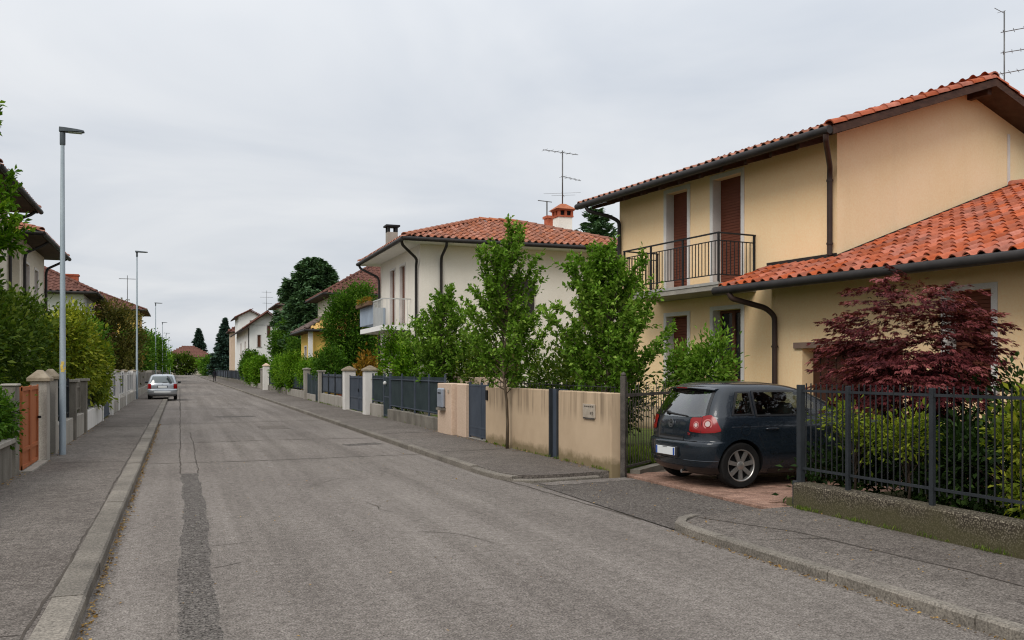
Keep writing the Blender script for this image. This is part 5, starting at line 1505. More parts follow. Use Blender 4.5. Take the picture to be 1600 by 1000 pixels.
class CarBody:
    """body of stacked horizontal outlines. rows: z, rear x, front x, half width, rear corner length, front corner length"""
    def __init__(s, rows, p=2.5):
        s.r = np.array(rows, float); s.p = p
    def at(s, z):
        return [float(np.interp(z, s.r[:, 0], s.r[:, k])) for k in range(1, 6)]
    def rear(s, phi, z, off=0.0):
        """phi 0 = middle of the tail, pi/2 = end of the corner (right side, y < 0)"""
        xr, xf, w, A, Bf = s.at(z)
        sp = math.copysign(abs(math.sin(phi)) ** (2 / s.p), math.sin(phi)); cp = max(math.cos(phi), 0) ** (2 / s.p)
        return (xr - off + (A + off) * (1 - cp), -(w + off) * sp, z)
    def rear_y(s, y, z, off=0.0):
        xr, xf, w, A, Bf = s.at(z); q = min(abs(y) / w, 1)
        return (xr - off + A * (1 - (1 - q ** s.p) ** (1 / s.p)), y, z)
    def side_w(s, x, z):
        xr, xf, w, A, Bf = s.at(z)
        if x < xr + A: q = max(0, min(1, 1 - (x - xr) / A)); return w * (1 - q ** s.p) ** (1 / s.p)
        if x > xf - Bf: q = max(0, min(1, 1 - (xf - x) / Bf)); return w * (1 - q ** s.p) ** (1 / s.p)
        return w
    def side(s, x, z, off=0.0, sg=-1): return (x, sg * (s.side_w(x, z) + off), z)
    def loft(s, n1=12, n2=10):
        P = []
        for z, xr, xf, w, A, Bf in s.r:
            ring = []
            for i in range(-n1, n1 + 1): ring.append(s.rear(i / n1 * math.pi / 2, z))
            ring = [(x, -y, z) for x, y, z in ring][::-1]          # from right side round the tail to the left
            ring = ring[::-1]
            a, b = xr + A, xf - Bf
            left = [(a + (b - a) * (i / n2), 0, z) for i in range(1, n2)]
            fr = []
            for i in range(-n1, n1 + 1):
                ph = i / n1 * math.pi / 2
                sp = math.copysign(abs(math.sin(ph)) ** (2 / s.p), math.sin(ph)); cp = max(math.cos(ph), 0) ** (2 / s.p)
                fr.append((xf - Bf * (1 - cp), w * sp, z))
            # ring order: tail from y=-w ... +w, left side to the front, nose +w ... -w, right side back
            sgn = 1 if ring[-1][1] > 0 else -1
            L1 = [(x, sgn * w, z) for x, _, z in left]
            F1 = fr[::-1] if sgn > 0 else fr
            L2 = [(x, -sgn * w, z) for x, _, z in left][::-1]
            P.append(ring + L1 + F1 + L2)
        n = len(P[0]); V = [p for ring in P for p in ring]; F = []
        for i in range(len(P) - 1):
            for k in range(n): F.append((i * n + k, i * n + (k + 1) % n, (i + 1) * n + (k + 1) % n, (i + 1) * n + k))
        F.append(tuple(range(n))); F.append(tuple((len(P) - 1) * n + k for k in range(n - 1, -1, -1)))
        return V, F
    def patch(s, fn, nu, nv):
        V = [fn(i / nu, j / nv) for j in range(nv + 1) for i in range(nu + 1)]
        F = [(j * (nu + 1) + i, j * (nu + 1) + i + 1, (j + 1) * (nu + 1) + i + 1, (j + 1) * (nu + 1) + i) for j in range(nv) for i in range(nu)]
        return V, F

def smooth_rows(rows, n=46):
    """dense rows by monotone interpolation"""
    r = np.array(rows, float)
    t = np.arange(len(r)); tt = np.linspace(0, len(r) - 1, n)
    out = []
    def pchip(y):
        h = np.diff(t).astype(float); d = np.diff(y) / h
        m = np.zeros_like(y)
        for i in range(1, len(y) - 1):
            m[i] = 0 if d[i - 1] * d[i] <= 0 else 2 * d[i - 1] * d[i] / (d[i - 1] + d[i])
        m[0], m[-1] = d[0], d[-1]
        res = []
        for q in tt:
            i = min(int(q), len(y) - 2); u = q - i
            res.append(y[i] * (1 + 2 * u) * (1 - u) ** 2 + m[i] * u * (1 - u) ** 2 + y[i + 1] * u * u * (3 - 2 * u) + m[i + 1] * u * u * (u - 1))
        return res
    cols = [pchip(r[:, k]) for k in range(r.shape[1])]
    return np.array(cols).T

def cut(body, cyls, matcut):
    """wheel arches"""
    cutters = []
    for (x, y0, y1, z, rad) in cyls:
        mb = MB(); mb.tube([(x, y0, z), (x, y1, z)], rad, 36)
        c = mb.build('cutter', matcut, body.parent, fix=True); cutters.append(c)
        m = body.modifiers.new('arch', 'BOOLEAN'); m.operation = 'DIFFERENCE'; m.solver = 'EXACT'; m.object = c; m.material_mode = 'TRANSFER'
    bpy.context.view_layer.update()
    dg = bpy.context.evaluated_depsgraph_get()
    me = bpy.data.meshes.new_from_object(body.evaluated_get(dg))
    body.modifiers.clear(); body.data = me
    for c in cutters: bpy.data.objects.remove(c, do_unlink=True)

def cut_solids(body, solids, matcut):
    """open the cabin: each solid is an MB"""
    cs = []
    for mb in solids:
        c = mb.build('cutter', matcut, body.parent, fix=True); cs.append(c)
        m = body.modifiers.new('cabin', 'BOOLEAN'); m.operation = 'DIFFERENCE'; m.solver = 'EXACT'; m.object = c; m.material_mode = 'TRANSFER'
    bpy.context.view_layer.update()
    me = bpy.data.meshes.new_from_object(body.evaluated_get(bpy.context.evaluated_depsgraph_get()))
    body.modifiers.clear(); body.data = me
    for c in cs: bpy.data.objects.remove(c, do_unlink=True)

def wheel(parent, x, y, rad, sg, spokes=7, name='wheel', width=.20):
    w = empty(name, (x, y, rad), 0, parent)
    o = width / 2
    MB().lathe([(rad * .66, -o * .9), (rad * .70, -o), (rad * .93, -o), (rad * .985, -o * .85), (rad, -o * .5), (rad, o * .5), (rad * .985, o * .85), (rad * .93, o), (rad * .70, o), (rad * .66, o * .9)], 40, 'y').build('tyre', M['tyre'], w, autos=40)
    mb = MB()
    yo = sg * o
    mb.lathe([(rad * .70, yo * .93), (rad * .705, yo * .99), (rad * .665, yo * 1.0), (rad * .64, yo * .92), (rad * .625, yo * .3)], 40, 'y')
    for k in range(spokes):
        a = 2 * math.pi * k / spokes + .2
        d = Vector((math.cos(a), 0, math.sin(a))); s_ = Vector((-math.sin(a), 0, math.cos(a)))
        r0, r1 = rad * .12, rad * .655
        w0, w1 = rad * .085, rad * .075
        A = [d * r0 - s_ * w0, d * r0 + s_ * w0, d * r1 + s_ * w1 * 1.25, d * r1 - s_ * w1 * 1.25]
        mb.slab([(p.x, yo * .62, p.z) for p in A], [(p.x * 1.0, yo * (.80 if i < 2 else .93), p.z) for i, p in enumerate(A)])
    mb.lathe([(rad * .19, yo * .55), (rad * .19, yo * .80), (rad * .15, yo * .88), (0.001, yo * .90)], 24, 'y')
    mb.build('rim', M['alloy'], w, autos=35)
    MB().lathe([(rad * .64, yo * .35), (0.001, yo * .35)], 30, 'y').build('brake_shadow', M['black'], w)
    return w

# ---- dark blue-grey hatchback in the driveway
GH = R(0.5); GX, GY = 7.42, 11.44
car = thing('hatchback', 'dark blue-grey hatchback parked nose-in on the brick driveway', 'car', (GX, GY, 0.045), GH)
rows = [(.17, -.50, 3.20, .70, .30, .5), (.20, -.60, 3.30, .76, .34, .5), (.28, -.70, 3.38, .815, .38, .55), (.40, -.75, 3.41, .845, .40, .55), (.52, -.768, 3.42, .858, .42, .55), (.60, -.765, 3.41, .862, .42, .55),
        (.640, -.750, 3.40, .862, .42, .55), (.658, -.712, 3.39, .862, .42, .55), (.72, -.700, 3.36, .864, .42, .55), (.82, -.695, 3.28, .864, .42, .6), (.90, -.682, 3.05, .856, .42, .7), (.95, -.668, 2.65, .846, .42, .8), (.985, -.655, 2.25, .836, .41, .8),
        (1.02, -.638, 2.06, .820, .40, .6), (1.12, -.585, 1.86, .772, .36, .5), (1.25, -.505, 1.58, .712, .32, .45), (1.36, -.425, 1.30, .660, .30, .45), (1.42, -.36, 1.08, .615, .30, .45), (1.455, -.27, .86, .54, .3, .45), (1.478, -.12, .66, .42, .3, .4), (1.487, .08, .46, .22, .15, .15)]
cb = CarBody(smooth_rows(rows, 64), 2.6)
V, F = cb.loft(14, 14)
body = MB().add(V, F).build('body', M['paint_dark'], car, fix=True)
WR = .322
def xz_prism(pts, y0, y1): return MB().slab([(x, y0, z) for x, z in pts], [(x, y1, z) for x, z in pts])
def yz_prism(pts, x0, x1): return MB().slab([(x0, y, z) for y, z in pts], [(x1, y, z) for y, z in pts])
cut_solids(body, [xz_prism([(.19, 1.021), (1.58, 1.021), (1.06, 1.344), (.22, 1.344)], -1.1, 1.1), xz_prism([(-.20, 1.036), (.12, 1.036), (.14, 1.329), (-.04, 1.329)], -1.1, 1.1),
                  yz_prism([(-.63, 1.012), (.63, 1.012), (.53, 1.352), (-.53, 1.352)], -1.2, .60), yz_prism([(-.68, 1.045), (.68, 1.045), (.55, 1.352), (-.55, 1.352)], .62, 2.6)], M['cabin'])
RA = -.08
cut(body, [(RA, -.99, -.56, WR, .365), (RA, .56, .99, WR, .365), (2.55, -.99, -.56, WR, .365), (2.55, .56, .99, WR, .365)], M['black'])
body.data.polygons.foreach_set('use_smooth', [True] * len(body.data.polygons)); body.data.set_sharp_from_angle(angle=R(38))
for x in (RA, 2.55):
    for sg in (-1, 1): wheel(car, x, sg * .745, WR, sg)
def cp(name, fn, nu, nv, mat, parent=car, sol=0.0):
    V, F = cb.patch(fn, nu, nv)
    o = MB().add(V, F).build(name, M[mat], parent, smooth=True)
    return o
lerp = lambda a, b, t: a + (b - a) * t
def seal(name, fo, fi, mat, parent=None, n=16):
    """seal round an opening, between an outer and an inner outline"""
    per = [(i / n, 0) for i in range(n)] + [(1, i / n) for i in range(n)] + [(1 - i / n, 1) for i in range(n)] + [(0, 1 - i / n) for i in range(n)]
    V = [fo(*p) for p in per] + [fi(*p) for p in per]; m = len(per)
    return MB().add(V, [(i, (i + 1) % m, m + (i + 1) % m, m + i) for i in range(m)]).build(name, M[mat], parent or car, smooth=True)
# tail glass, with black band round it
def rearwin(z0, z1, w0, w1, off, rd=0.0):
    def fn(u, v):
        z = lerp(z0, z1, v); w = lerp(w0, w1, v)
        y = (u * 2 - 1) * w
        zz = z - (.025 * (1 - abs(u * 2 - 1) ** 2) if v < .5 else 0) * (1 - 2 * v if v < .5 else 0) * rd
        return cb.rear_y(y, zz, off)
    return fn
seal('window_band', rearwin(.985, 1.375, .70, .575, .006), rearwin(1.022, 1.345, .615, .52, .006), 'car_trim')
cp('rear_window', rearwin(1.005, 1.36, .655, .545, .008, 1), 24, 10, 'see_glass_rear')
# spoiler over the glass
V = []; F = []
ns = 14
for i in range(ns + 1):
    y = lerp(-.585, .585, i / ns)
    xa = cb.rear_y(y, 1.385, 0)[0]
    bow = .03 * (1 - (y / .585) ** 2)
    prof = [(xa + .20, 1.440 - .05 * abs(y / .6) ** 3), (xa - .06 - bow, 1.412 - .03 * abs(y / .6) ** 3), (xa - .085 - bow, 1.398 - .03 * abs(y / .6) ** 3), (xa - .07 - bow, 1.384 - .03 * abs(y / .6) ** 3), (xa + .05, 1.372)]
    V += [(x, y, z) for x, z in prof]
m = 5
F = [(i * m + j, (i + 1) * m + j, (i + 1) * m + (j + 1) % m, i * m + (j + 1) % m) for i in range(ns) for j in range(m)] + [tuple(range(m)), tuple(ns * m + j for j in range(m - 1, -1, -1))]
spo = MB().add(V, F).build('spoiler', M['paint_dark'], car, autos=40)
MB().add([(cb.rear_y(y, 1.385)[0] - .088 - .03 * (1 - (y / .585) ** 2), y, z) for y in (-.14, .14) for z in (1.388, 1.404)], [(0, 1, 3, 2)]).build('brake_light', M['lamp_dim'], spo)
def strip(name, fn, pts, r, mat, parent=car): return MB().tube([fn(*p) for p in pts], r, 5).build(name, M[mat], parent)
# tail lamps wrapping the corners
for sg in (1, -1):
    def lampfn(p0, p1, z0, z1, off):
        def fn(u, v):
            phi = lerp(p0, p1, u); z = lerp(z0, z1, v)
            # inner block lower, outer block tall, then tapering to a point along the flank
            top = float(np.interp(u, [0, .04, .33, .36, .62, .78, 1], [.96, .985, .99, 1.01, 1.03, .985, .83]))
            bot = float(np.interp(u, [0, .04, .33, .36, .8, 1], [.80, .785, .775, .772, .785, .805]))
            z = lerp(bot, top, v)
            x, y, z = cb.rear(phi, z, off)
            return (x, y * sg, z)
        return fn
    lm = cp('tail_lamp', lampfn(R(25), R(76), .770, 1.03, .012), 22, 8, 'lamp_red')
    strip('lamp_split', lambda p, z: (lambda q: (q[0], q[1] * sg, q[2]))(cb.rear(p, z, .012)), [(R(43.0), .775), (R(43.0), .9), (R(43.0), 1.0)], .004, 'black', lm)
    for (pc, zc2, rr, ring) in ((R(53), .905, .070, 1), (R(35), .885, .050, 1)):
        for r_, mt, of in ((rr, 'lamp_pink', .017), (rr * .72, 'lamp_red', .020), (rr * .55, 'lamp_clear', .023)):
            c = Vector(cb.rear(pc, zc2, of)); c.y *= sg
            e = Vector(cb.rear(pc + .05, zc2, of)); e.y *= sg
            d = (e - c).normalized(); up = Vector((.12, 0, 1)).normalized()
            k = 20
            MB().add([c] + [c + d * math.cos(2 * math.pi * q / k) * r_ + up * math.sin(2 * math.pi * q / k) * r_ for q in range(k)], [(0, 1 + q, 1 + (q + 1) % k) for q in range(k)]).build('lamp_lens', M[mt], lm)
# bumper lines, plate, badge
strip('tailgate_gap', lambda y, z: cb.rear_y(y, z, .000), [(lerp(-.60, .60, i / 20), .652) for i in range(21)], .007, 'black')
strip('bumper_crease', lambda p, z: cb.rear(p, z, .001), [(R(lerp(-80, 80, i / 30)), .385) for i in range(31)], .006, 'paint_dark')
cp('rear_valance', lambda u, v: cb.rear(R(lerp(-78, 78, u)), lerp(.20, .295, v), .004), 24, 3, 'car_trim')
nb = MB()
nb.add(*cb.patch(lambda u, v: cb.rear_y(lerp(-.33, .33, u), lerp(.655, .715, v), .004), 8, 2)); nb.build('plate_recess_lip', M['car_trim'], car)
xp = cb.rear_y(0, .55, 0)[0] - .016
def plate(parent, x, yc, z, w, h, band=True, tilt=0.0):
    p = MB().cbox(x - .006, x + .006, yc - w / 2, yc + w / 2, z - h / 2, z + h / 2, .003).build('licence_plate', M['plate_white'], parent)
    if band:
        for s_ in (-1, 1): MB().box(x - .0085, x - .0062, yc + s_ * (w / 2 - .022) - .021, yc + s_ * (w / 2 - .022) + .021, z - h / 2 + .003, z + h / 2 - .003).build('plate_band', M['plate_blue'], p)
    return p
MB().cbox(xp - .006, xp + .05, -.30, .30, .420, .565, .01).build('plate_holder', M['car_trim'], car)
plate(car, xp - .012, 0, .492, .52, .115)
MB().box(xp - .022, xp - .0185, -.06, .06, .540, .547).build('plate_mark', M['black'], car)
# round badge with its two stacked letters
bx_ = cb.rear_y(0, .885, 0)[0] - .014
bd = MB().lathe([(.062, -.004), (.062, .012), (.053, .012), (.053, .002)], 28, 'z').build('badge', M['badge'], car, autos=40)
bd.location = (bx_ + .006, 0, .885); bd.rotation_euler = (0, R(-90) + R(5), 0)
lt = MB()
def stroke(a, b, w=.0075):
    a, b = Vector(a), Vector(b); d = (b - a).normalized(); n = Vector((-d.y, d.x)) * w / 2
    lt.slab([(p.x, p.y, .004) for p in (a - n, b - n, b + n, a + n)], [(p.x, p.y, .013) for p in (a - n, b - n, b + n, a + n)])
for a, b in (((.046, -.026), (.006, 0)), ((.006, 0), (.046, .026)), ((.020, -.048), (-.040, -.018)), ((-.040, -.018), (-.004, 0)), ((-.004, 0), (-.040, .018)), ((-.040, .018), (.020, .048))): stroke(a, b)
lt.build('badge_letters', M['badge'], bd, fix=True)
bl = MB().lathe([(.0535, .004), (.0, .0042)], 24, 'z').build('badge_ground', M['black'], bd)
def lettering(txt, size, parent, mat, loc, rot, name='lettering'):
    c = bpy.data.curves.new(name, 'FONT'); c.body = txt; c.size = size; c.extrude = .002; c.align_x = 'CENTER'
    o = bpy.data.objects.new(name, c); COL.objects.link(o)
    bpy.context.view_layer.update()
    me = bpy.data.meshes.new_from_object(o.evaluated_get(bpy.context.evaluated_depsgraph_get()))
    bpy.data.objects.remove(o, do_unlink=True)
    me.materials.clear(); me.materials.append(M[mat])
    return inst(name, me, parent, loc, rot)
def tail_text(txt, y, z, size, mat):
    x = cb.rear_y(y, z, .012)
    sl_ = math.atan2(cb.rear_y(y - .05, z)[0] - cb.rear_y(y + .05, z)[0], .1)
    lettering(txt, size, car, mat, x, (R(90), 0, R(-90) - sl_))
tail_text('TDI', -.44, .735, .052, 'badge_red')
tail_text('Golf', .50, .735, .055, 'chrome')
# wiper, lock, aerial
xw = cb.rear_y(-.05, 1.04, .025)
wp = MB().tube([cb.rear_y(.14, 1.035, .022), cb.rear_y(-.02, 1.025, .028), cb.rear_y(-.36, 1.005, .028)], [.018, .011, .008], 6).build('rear_wiper', M['car_trim'], car)
MB().tube([cb.rear_y(.15, 1.03, .0), cb.rear_y(.15, 1.03, .04)], .028, 10).build('wiper_hub', M['car_trim'], wp)
MB().tube([(.05, 0, 1.478), (-.12, 0, 1.62)], [.008, .004], 5).build('roof_aerial', M['car_trim'], car)
# flank: glass, sills, handle, seams (both sides)
for sg in (-1, 1):
    def flank(xa, xb, za, zb, off, skew0=0.0, skew1=0.0):
        """window between belt and roof rail; xa/xb may lean with height"""
        def fn(u, v):
            z = lerp(za, zb, v); x = lerp(xa + skew0 * v, xb - skew1 * v, u)
            return cb.side(x, z, off, sg)
        return fn
    seal('quarter_seal', flank(-.235, .150, 1.018, 1.348, .008, .165, -.02), flank(-.19, .115, 1.040, 1.325, .008, .155, -.02), 'car_trim')
    cp('quarter_window', flank(-.20, .12, 1.035, 1.330, .007, .16, -.02), 8, 6, 'see_glass')
    seal('door_seal', flank(.165, 1.63, 1.003, 1.363, .008, .03, .53), flank(.20, 1.56, 1.026, 1.338, .008, .03, .51), 'car_trim')
    cp('door_window', flank(.19, 1.58, 1.020, 1.345, .007, .03, .52), 16, 6, 'see_glass')
    cp('corner_window', flank(1.66, 1.90, 1.020, 1.14, .009, .0, .17), 4, 3, 'car_glass')
    cp('side_moulding', lambda u, v: cb.side(lerp(.40, 2.14, u), lerp(.48, .53, v), .010, sg), 10, 2, 'paint_dark')
    cp('sill_trim', lambda u, v: cb.side(lerp(.40, 2.16, u), lerp(.19, .26, v), .006, sg), 10, 2, 'car_trim')
    strip('door_seam', lambda x, z: cb.side(x, z, -.002, sg), [(.20, 1.0), (.19, .9), (.20, .74), (.30, .55), (.42, .36), (.45, .28)], .005, 'black')
    strip('door_seam', lambda x, z: cb.side(x, z, -.002, sg), [(1.93, 1.0), (1.94, .8), (1.92, .5), (1.90, .28)], .005, 'black')
    strip('shoulder_line', lambda x, z: cb.side(x, z, -.003, sg), [(lerp(-.25, 2.6, i / 24), .86) for i in range(25)], .006, 'paint_dark')
    hd = MB().tube([cb.side(.30, .825, .012, sg), cb.side(.34, .83, .03, sg), cb.side(.48, .83, .03, sg), cb.side(.52, .825, .012, sg)], .012, 6).build('door_handle', M['paint_dark'], car, smooth=True)
    mr = MB().cbox(1.70, 1.86, sg * .86 if sg > 0 else -1.02, 1.02 if sg > 0 else -.86, .97, 1.10, .03).build('mirror', M['paint_dark'], car)
    MB().box(1.74, 1.80, min(sg * .80, sg * .87), max(sg * .80, sg * .87), 1.0, 1.03).build('mirror_arm', M['car_trim'], mr)
fl_ = cb.side(-.02, .82, .001, -1)
MB().lathe([(.075, 0), (.080, .002), (.082, 0)], 24, 'y', (fl_[0], fl_[1] - .001, fl_[2])).build('fuel_flap', M['black'], car)
cp('windscreen', lambda u, v: (lambda p: (p[0], p[1], p[2]))((lambda z, y: ((cb.at(z)[1] + .006) - cb.at(z)[4] * (1 - (1 - min(abs(y) / cb.at(z)[2], 1) ** cb.p) ** (1 / cb.p)), y, z))(lerp(1.03, 1.37, v), lerp(-1, 1, u) * lerp(.70, .56, v))), 16, 8, 'see_glass')
for sy in (-.36, .36):                                # seats seen through the glass
    st = MB().cbox(.86, 1.02, sy - .23, sy + .23, .98, 1.17, .04).build('seat', M['seat_fabric'], car)
    MB().cbox(.88, .98, sy - .13, sy + .13, 1.19, 1.325, .035).build('headrest', M['seat_fabric'], st)
    MB().cbox(.02, .10, sy - .12, sy + .12, 1.015, 1.15, .03).build('headrest', M['seat_fabric'], car)
MB().cbox(1.52, 1.56, -.10, .10, 1.27, 1.325, .015).build('inner_mirror', M['black'], car)
MB().tube([(-.45, -.28, .20), (-.70, -.28, .215)], .028, 8).build('exhaust', M['chrome'], car)

# ---- small silver hatchback parked half on the left pavement
sc_ = thing('hatchback', 'small silver hatchback parked half on the left pavement, seen from behind', 'car', (-.86, 53.0, .045), R(90))
srows = [(.20, -.45, 3.0, .62, .3, .5), (.28, -.62, 3.05, .72, .34, .5), (.40, -.66, 3.08, .765, .38, .5), (.50, -.67, 3.08, .775, .38, .5), (.58, -.655, 3.07, .775, .38, .5), (.61, -.61, 3.05, .772, .36, .5), (.80, -.60, 2.95, .770, .36, .6), (.88, -.58, 2.6, .762, .36, .7), (.92, -.565, 2.2, .752, .36, .7),
         (.96, -.545, 1.95, .735, .34, .6), (1.10, -.47, 1.70, .690, .32, .5), (1.26, -.37, 1.40, .635, .3, .45), (1.34, -.30, 1.15, .595, .3, .45), (1.385, -.2, .9, .53, .3, .45), (1.41, -.05, .65, .40, .3, .4), (1.42, .1, .45, .2, .15, .15)]
cb = CarBody(smooth_rows(srows, 44), 2.6)
V, F = cb.loft(12, 10)
body = MB().add(V, F).build('body', M['paint_silver'], sc_, fix=True)
cut(body, [(0, -.95, -.50, .285, .325), (0, .50, .95, .285, .325), (2.4, -.95, -.50, .285, .325), (2.4, .50, .95, .285, .325)], M['black'])
body.data.polygons.foreach_set('use_smooth', [True] * len(body.data.polygons)); body.data.set_sharp_from_angle(angle=R(38))
for x in (0, 2.4):
    for sg in (-1, 1): wheel(sc_, x, sg * .66, .285, sg, 5, width=.18)
cp('window_band', rearwin(.94, 1.33, .66, .53, .004), 18, 8, 'car_trim', sc_)
cp('rear_window', rearwin(.955, 1.31, .62, .50, .008), 18, 8, 'car_glass_rear', sc_)
for sg in (1, -1):
    cp('tail_lamp', lambda u, v: (lambda p: (p[0], p[1] * sg, p[2]))(cb.rear(lerp(R(42), R(74), u), lerp(.63, .90, v) , .010)), 10, 6, 'lamp_red', sc_)
    MB().cbox(1.50, 1.62, min(sg * .78, sg * .95), max(sg * .78, sg * .95), .90, 1.02, .03).build('mirror', M['car_trim'], sc_)
    cp('door_window', lambda u, v: cb.side(lerp(.05 + .2 * v, 1.70 - .5 * v, u), lerp(.95, 1.30, v), .008, sg), 12, 5, 'car_glass', sc_)
xs = cb.rear_y(0, .74, 0)[0]
MB().box(xs - .012, xs + .01, -.27, .27, .69, .80).build('plate_recess', M['car_trim'], sc_)
plate(sc_, xs - .018, 0, .735, .46, .10, False)
cp('bumper_trim', lambda u, v: cb.rear(R(lerp(-84, 84, u)), lerp(.56, .60, v), .012), 24, 2, 'paint_silver', sc_)
cp('bumper_panel', lambda u, v: cb.rear_y(lerp(-.42, .42, u), lerp(.42, .50, v), .010), 10, 2, 'plate_white', sc_)
cp('rear_valance', lambda u, v: cb.rear(R(lerp(-80, 80, u)), lerp(.21, .32, v), .006), 20, 2, 'car_trim', sc_)
MB().lathe([(.04, 0), (.03, .01), (0, .012)], 16, 'y', (0, 0, 0)).build('badge', M['chrome'], sc_).location = (xs - .005, 0, .86)
bpy.data.objects[sc_.name].children[-1].rotation_euler = (0, 0, R(90))
MB().tube([cb.rear_y(.0, .965, .02), cb.rear_y(-.26, .985, .024)], .012, 5).build('rear_wiper', M['car_trim'], sc_)
MB().tube([(.1, 0, 1.40), (-.12, 0, 1.60)], [.012, .006], 5).build('roof_aerial', M['car_trim'], sc_)

# ================================================================ person walking far down the right kerb
def person(x, y, rz):
    t = thing('person', 'person in dark clothes walking away along the far right kerb', 'person', (x, y, 0.0), rz)
    J = {'pel': (0, 0, .92), 'w': (0, .01, 1.10), 'ch': (0, .0, 1.32), 'nk': (0, .01, 1.50), 'hd0': (0, .02, 1.58), 'hd1': (0, .03, 1.72),
         'sl': (-.19, 0, 1.43), 'el': (-.25, -.04, 1.14), 'wl': (-.24, .10, .90), 'hl': (-.235, .14, .82), 'sr': (.19, 0, 1.43), 'er': (.25, -.07, 1.15), 'wr': (.25, -.06, .88), 'hr': (.25, -.03, .80),
         'tl': (-.10, .0, .88), 'kl': (-.10, .16, .50), 'al': (-.10, .10, .09), 'fl': (-.10, .26, .04), 'tr': (.10, 0, .88), 'kr': (.10, -.06, .49), 'ar': (.10, -.30, .12), 'fr': (.10, -.19, .04)}
    rad = {'pel': .16, 'w': .145, 'ch': .165, 'nk': .06, 'hd0': .085, 'hd1': .095, 'sl': .075, 'sr': .075, 'el': .05, 'er': .05, 'wl': .038, 'wr': .038, 'hl': .035, 'hr': .035, 'tl': .10, 'tr': .10, 'kl': .07, 'kr': .07, 'al': .05, 'ar': .05, 'fl': .04, 'fr': .04}
    E_ = [('pel', 'w'), ('w', 'ch'), ('ch', 'nk'), ('nk', 'hd0'), ('hd0', 'hd1'), ('ch', 'sl'), ('sl', 'el'), ('el', 'wl'), ('wl', 'hl'), ('ch', 'sr'), ('sr', 'er'), ('er', 'wr'), ('wr', 'hr'), ('pel', 'tl'), ('tl', 'kl'), ('kl', 'al'), ('al', 'fl'), ('pel', 'tr'), ('tr', 'kr'), ('kr', 'ar'), ('ar', 'fr')]
    ks = list(J); me = bpy.data.meshes.new('figure')
    me.from_pydata([J[k] for k in ks], [(ks.index(a), ks.index(b)) for a, b in E_], [])
    o = bpy.data.objects.new('figure', me); link(o, t)
    o.modifiers.new('skin', 'SKIN')
    if not me.skin_vertices: pass
    for i, k in enumerate(ks):
        sv = me.skin_vertices[0].data[i]; sv.radius = (rad[k], rad[k] * (.72 if k in ('pel', 'w', 'ch') else 1)); sv.use_root = (k == 'pel')
    ss = o.modifiers.new('sub', 'SUBSURF'); ss.levels = 2; ss.render_levels = 2
    tn = NT('dark_clothes_and_skin')                   # trousers, jacket, skin by body height
    z = tn.n('ShaderNodeSeparateXYZ', {0: tn.n('ShaderNodeTexCoord').outputs['Object']}).outputs['Z']
    c = tn.mix(tn.ramp(z, .939, .941), S(44, 42, 46), S(30, 30, 38))
    c = tn.mix(tn.ramp(z, 1.499, 1.501), c, S(178, 138, 116))
    me.materials.append(tn.finish(c, .9, 0, .2))
    hr = MB().lathe([(.001, .125), (.06, .105), (.098, .05), (.105, -.01), (.09, -.06)], 14).build('hair', pmat('dark_hair', S(40, 32, 28), S(56, 46, 40), 20, .8), t, smooth=True)
    hr.location = (0, .02, 1.71)
    return t
person(4.62, 131.5, 0)
# ================================================================ trees and shrubs
def prof_cone(a, b=0.35):
    return lambda t: a * ((0.55 + 0.45 * min(t / .22, 1)) * max(1 - t, 0.0) ** 0.62 * (1 - b * .2) + .07)
r = tree_root('young_tree', 'young green tree with bare thin stem in front of the beige wall', 6.30, 17.25, .08)
young_tree(r, 3, 4.55, 1.12, lambda t: 1.12 * ((.72 + .28 * min(t / .15, 1)) * max(1 - t, 0.0) ** 0.9 + .06), .098, 'leaf_fresh', 92, 72, .56, .036, (40, 70))
r = tree_root('young_tree', 'wide young green tree behind the beige wall by the driveway', 7.38, 14.8, .1)
young_tree(r, 8, 3.80, .95, lambda t: 1.26 * ((.75 + .25 * min(t / .2, 1)) * max(1 - t, 0) ** .8 + .06), .10, 'leaf_fresh', 106, 72, .56, .05, (34, 66))
r = tree_root('young_tree', 'bushy young tree with two upright shoots behind the screened fence', 7.25, 25.4, .1)
young_tree(r, 15, 3.75, .75, lambda t: 1.2 * ((.6 + .4 * min(t / .2, 1)) * max(1 - t, 0) ** .8 + .08), .115, 'leaf_fresh', 84, 58, .5, .04, (34, 68))
young_tree(r, 16, 3.5, .9, lambda t: .55 * (max(1 - t, 0) ** .8 + .1), .135, 'leaf_fresh', 18, 36, .5, .03, (45, 70)).location = (.35, -.55, 0)
r = tree_root('garden_shrub', 'rounded light green shrub in front of the ivory house balcony', 7.5, 32.2, .1, 'shrub')
blob_crown(r, 21, [(0, 0, 1.6, .8, 1.1, 1.5), (.3, -1.6, 1.5, .8, .9, 1.2)], 230, 34, .24, .15, 'leaf_hedge', stem=(0, 0, .05, 1.5))
r = tree_root('garden_shrub', 'rusty yellow shrub at the foot of the ivory house', 7.35, 37.2, .1, 'shrub')
blob_crown(r, 22, [(0, 0, 1.6, .5, .6, .75)], 38, 24, .24, .17, 'leaf_rust', stem=(0, 0, .04, 1.4))
r = tree_root('garden_shrub', 'dark shrub mass in the garden behind the young trees', 8.7, 20.3, .1, 'shrub')
blob_crown(r, 23, [(0, 0, 1.2, 1.0, 1.5, 1.25), (-.4, -3.4, 1.1, .9, 1.3, 1.1), (-.6, 3.4, 1.2, .8, 1.5, 1.3)], 380, 34, .26, .14, 'leaf_dark', stem=(0, 0, .05, 1.0), hollow=.3)
r = tree_root('garden_shrub', 'pale variegated shrub between the young trees and the ivory house', 8.3, 25.9, .1, 'shrub')
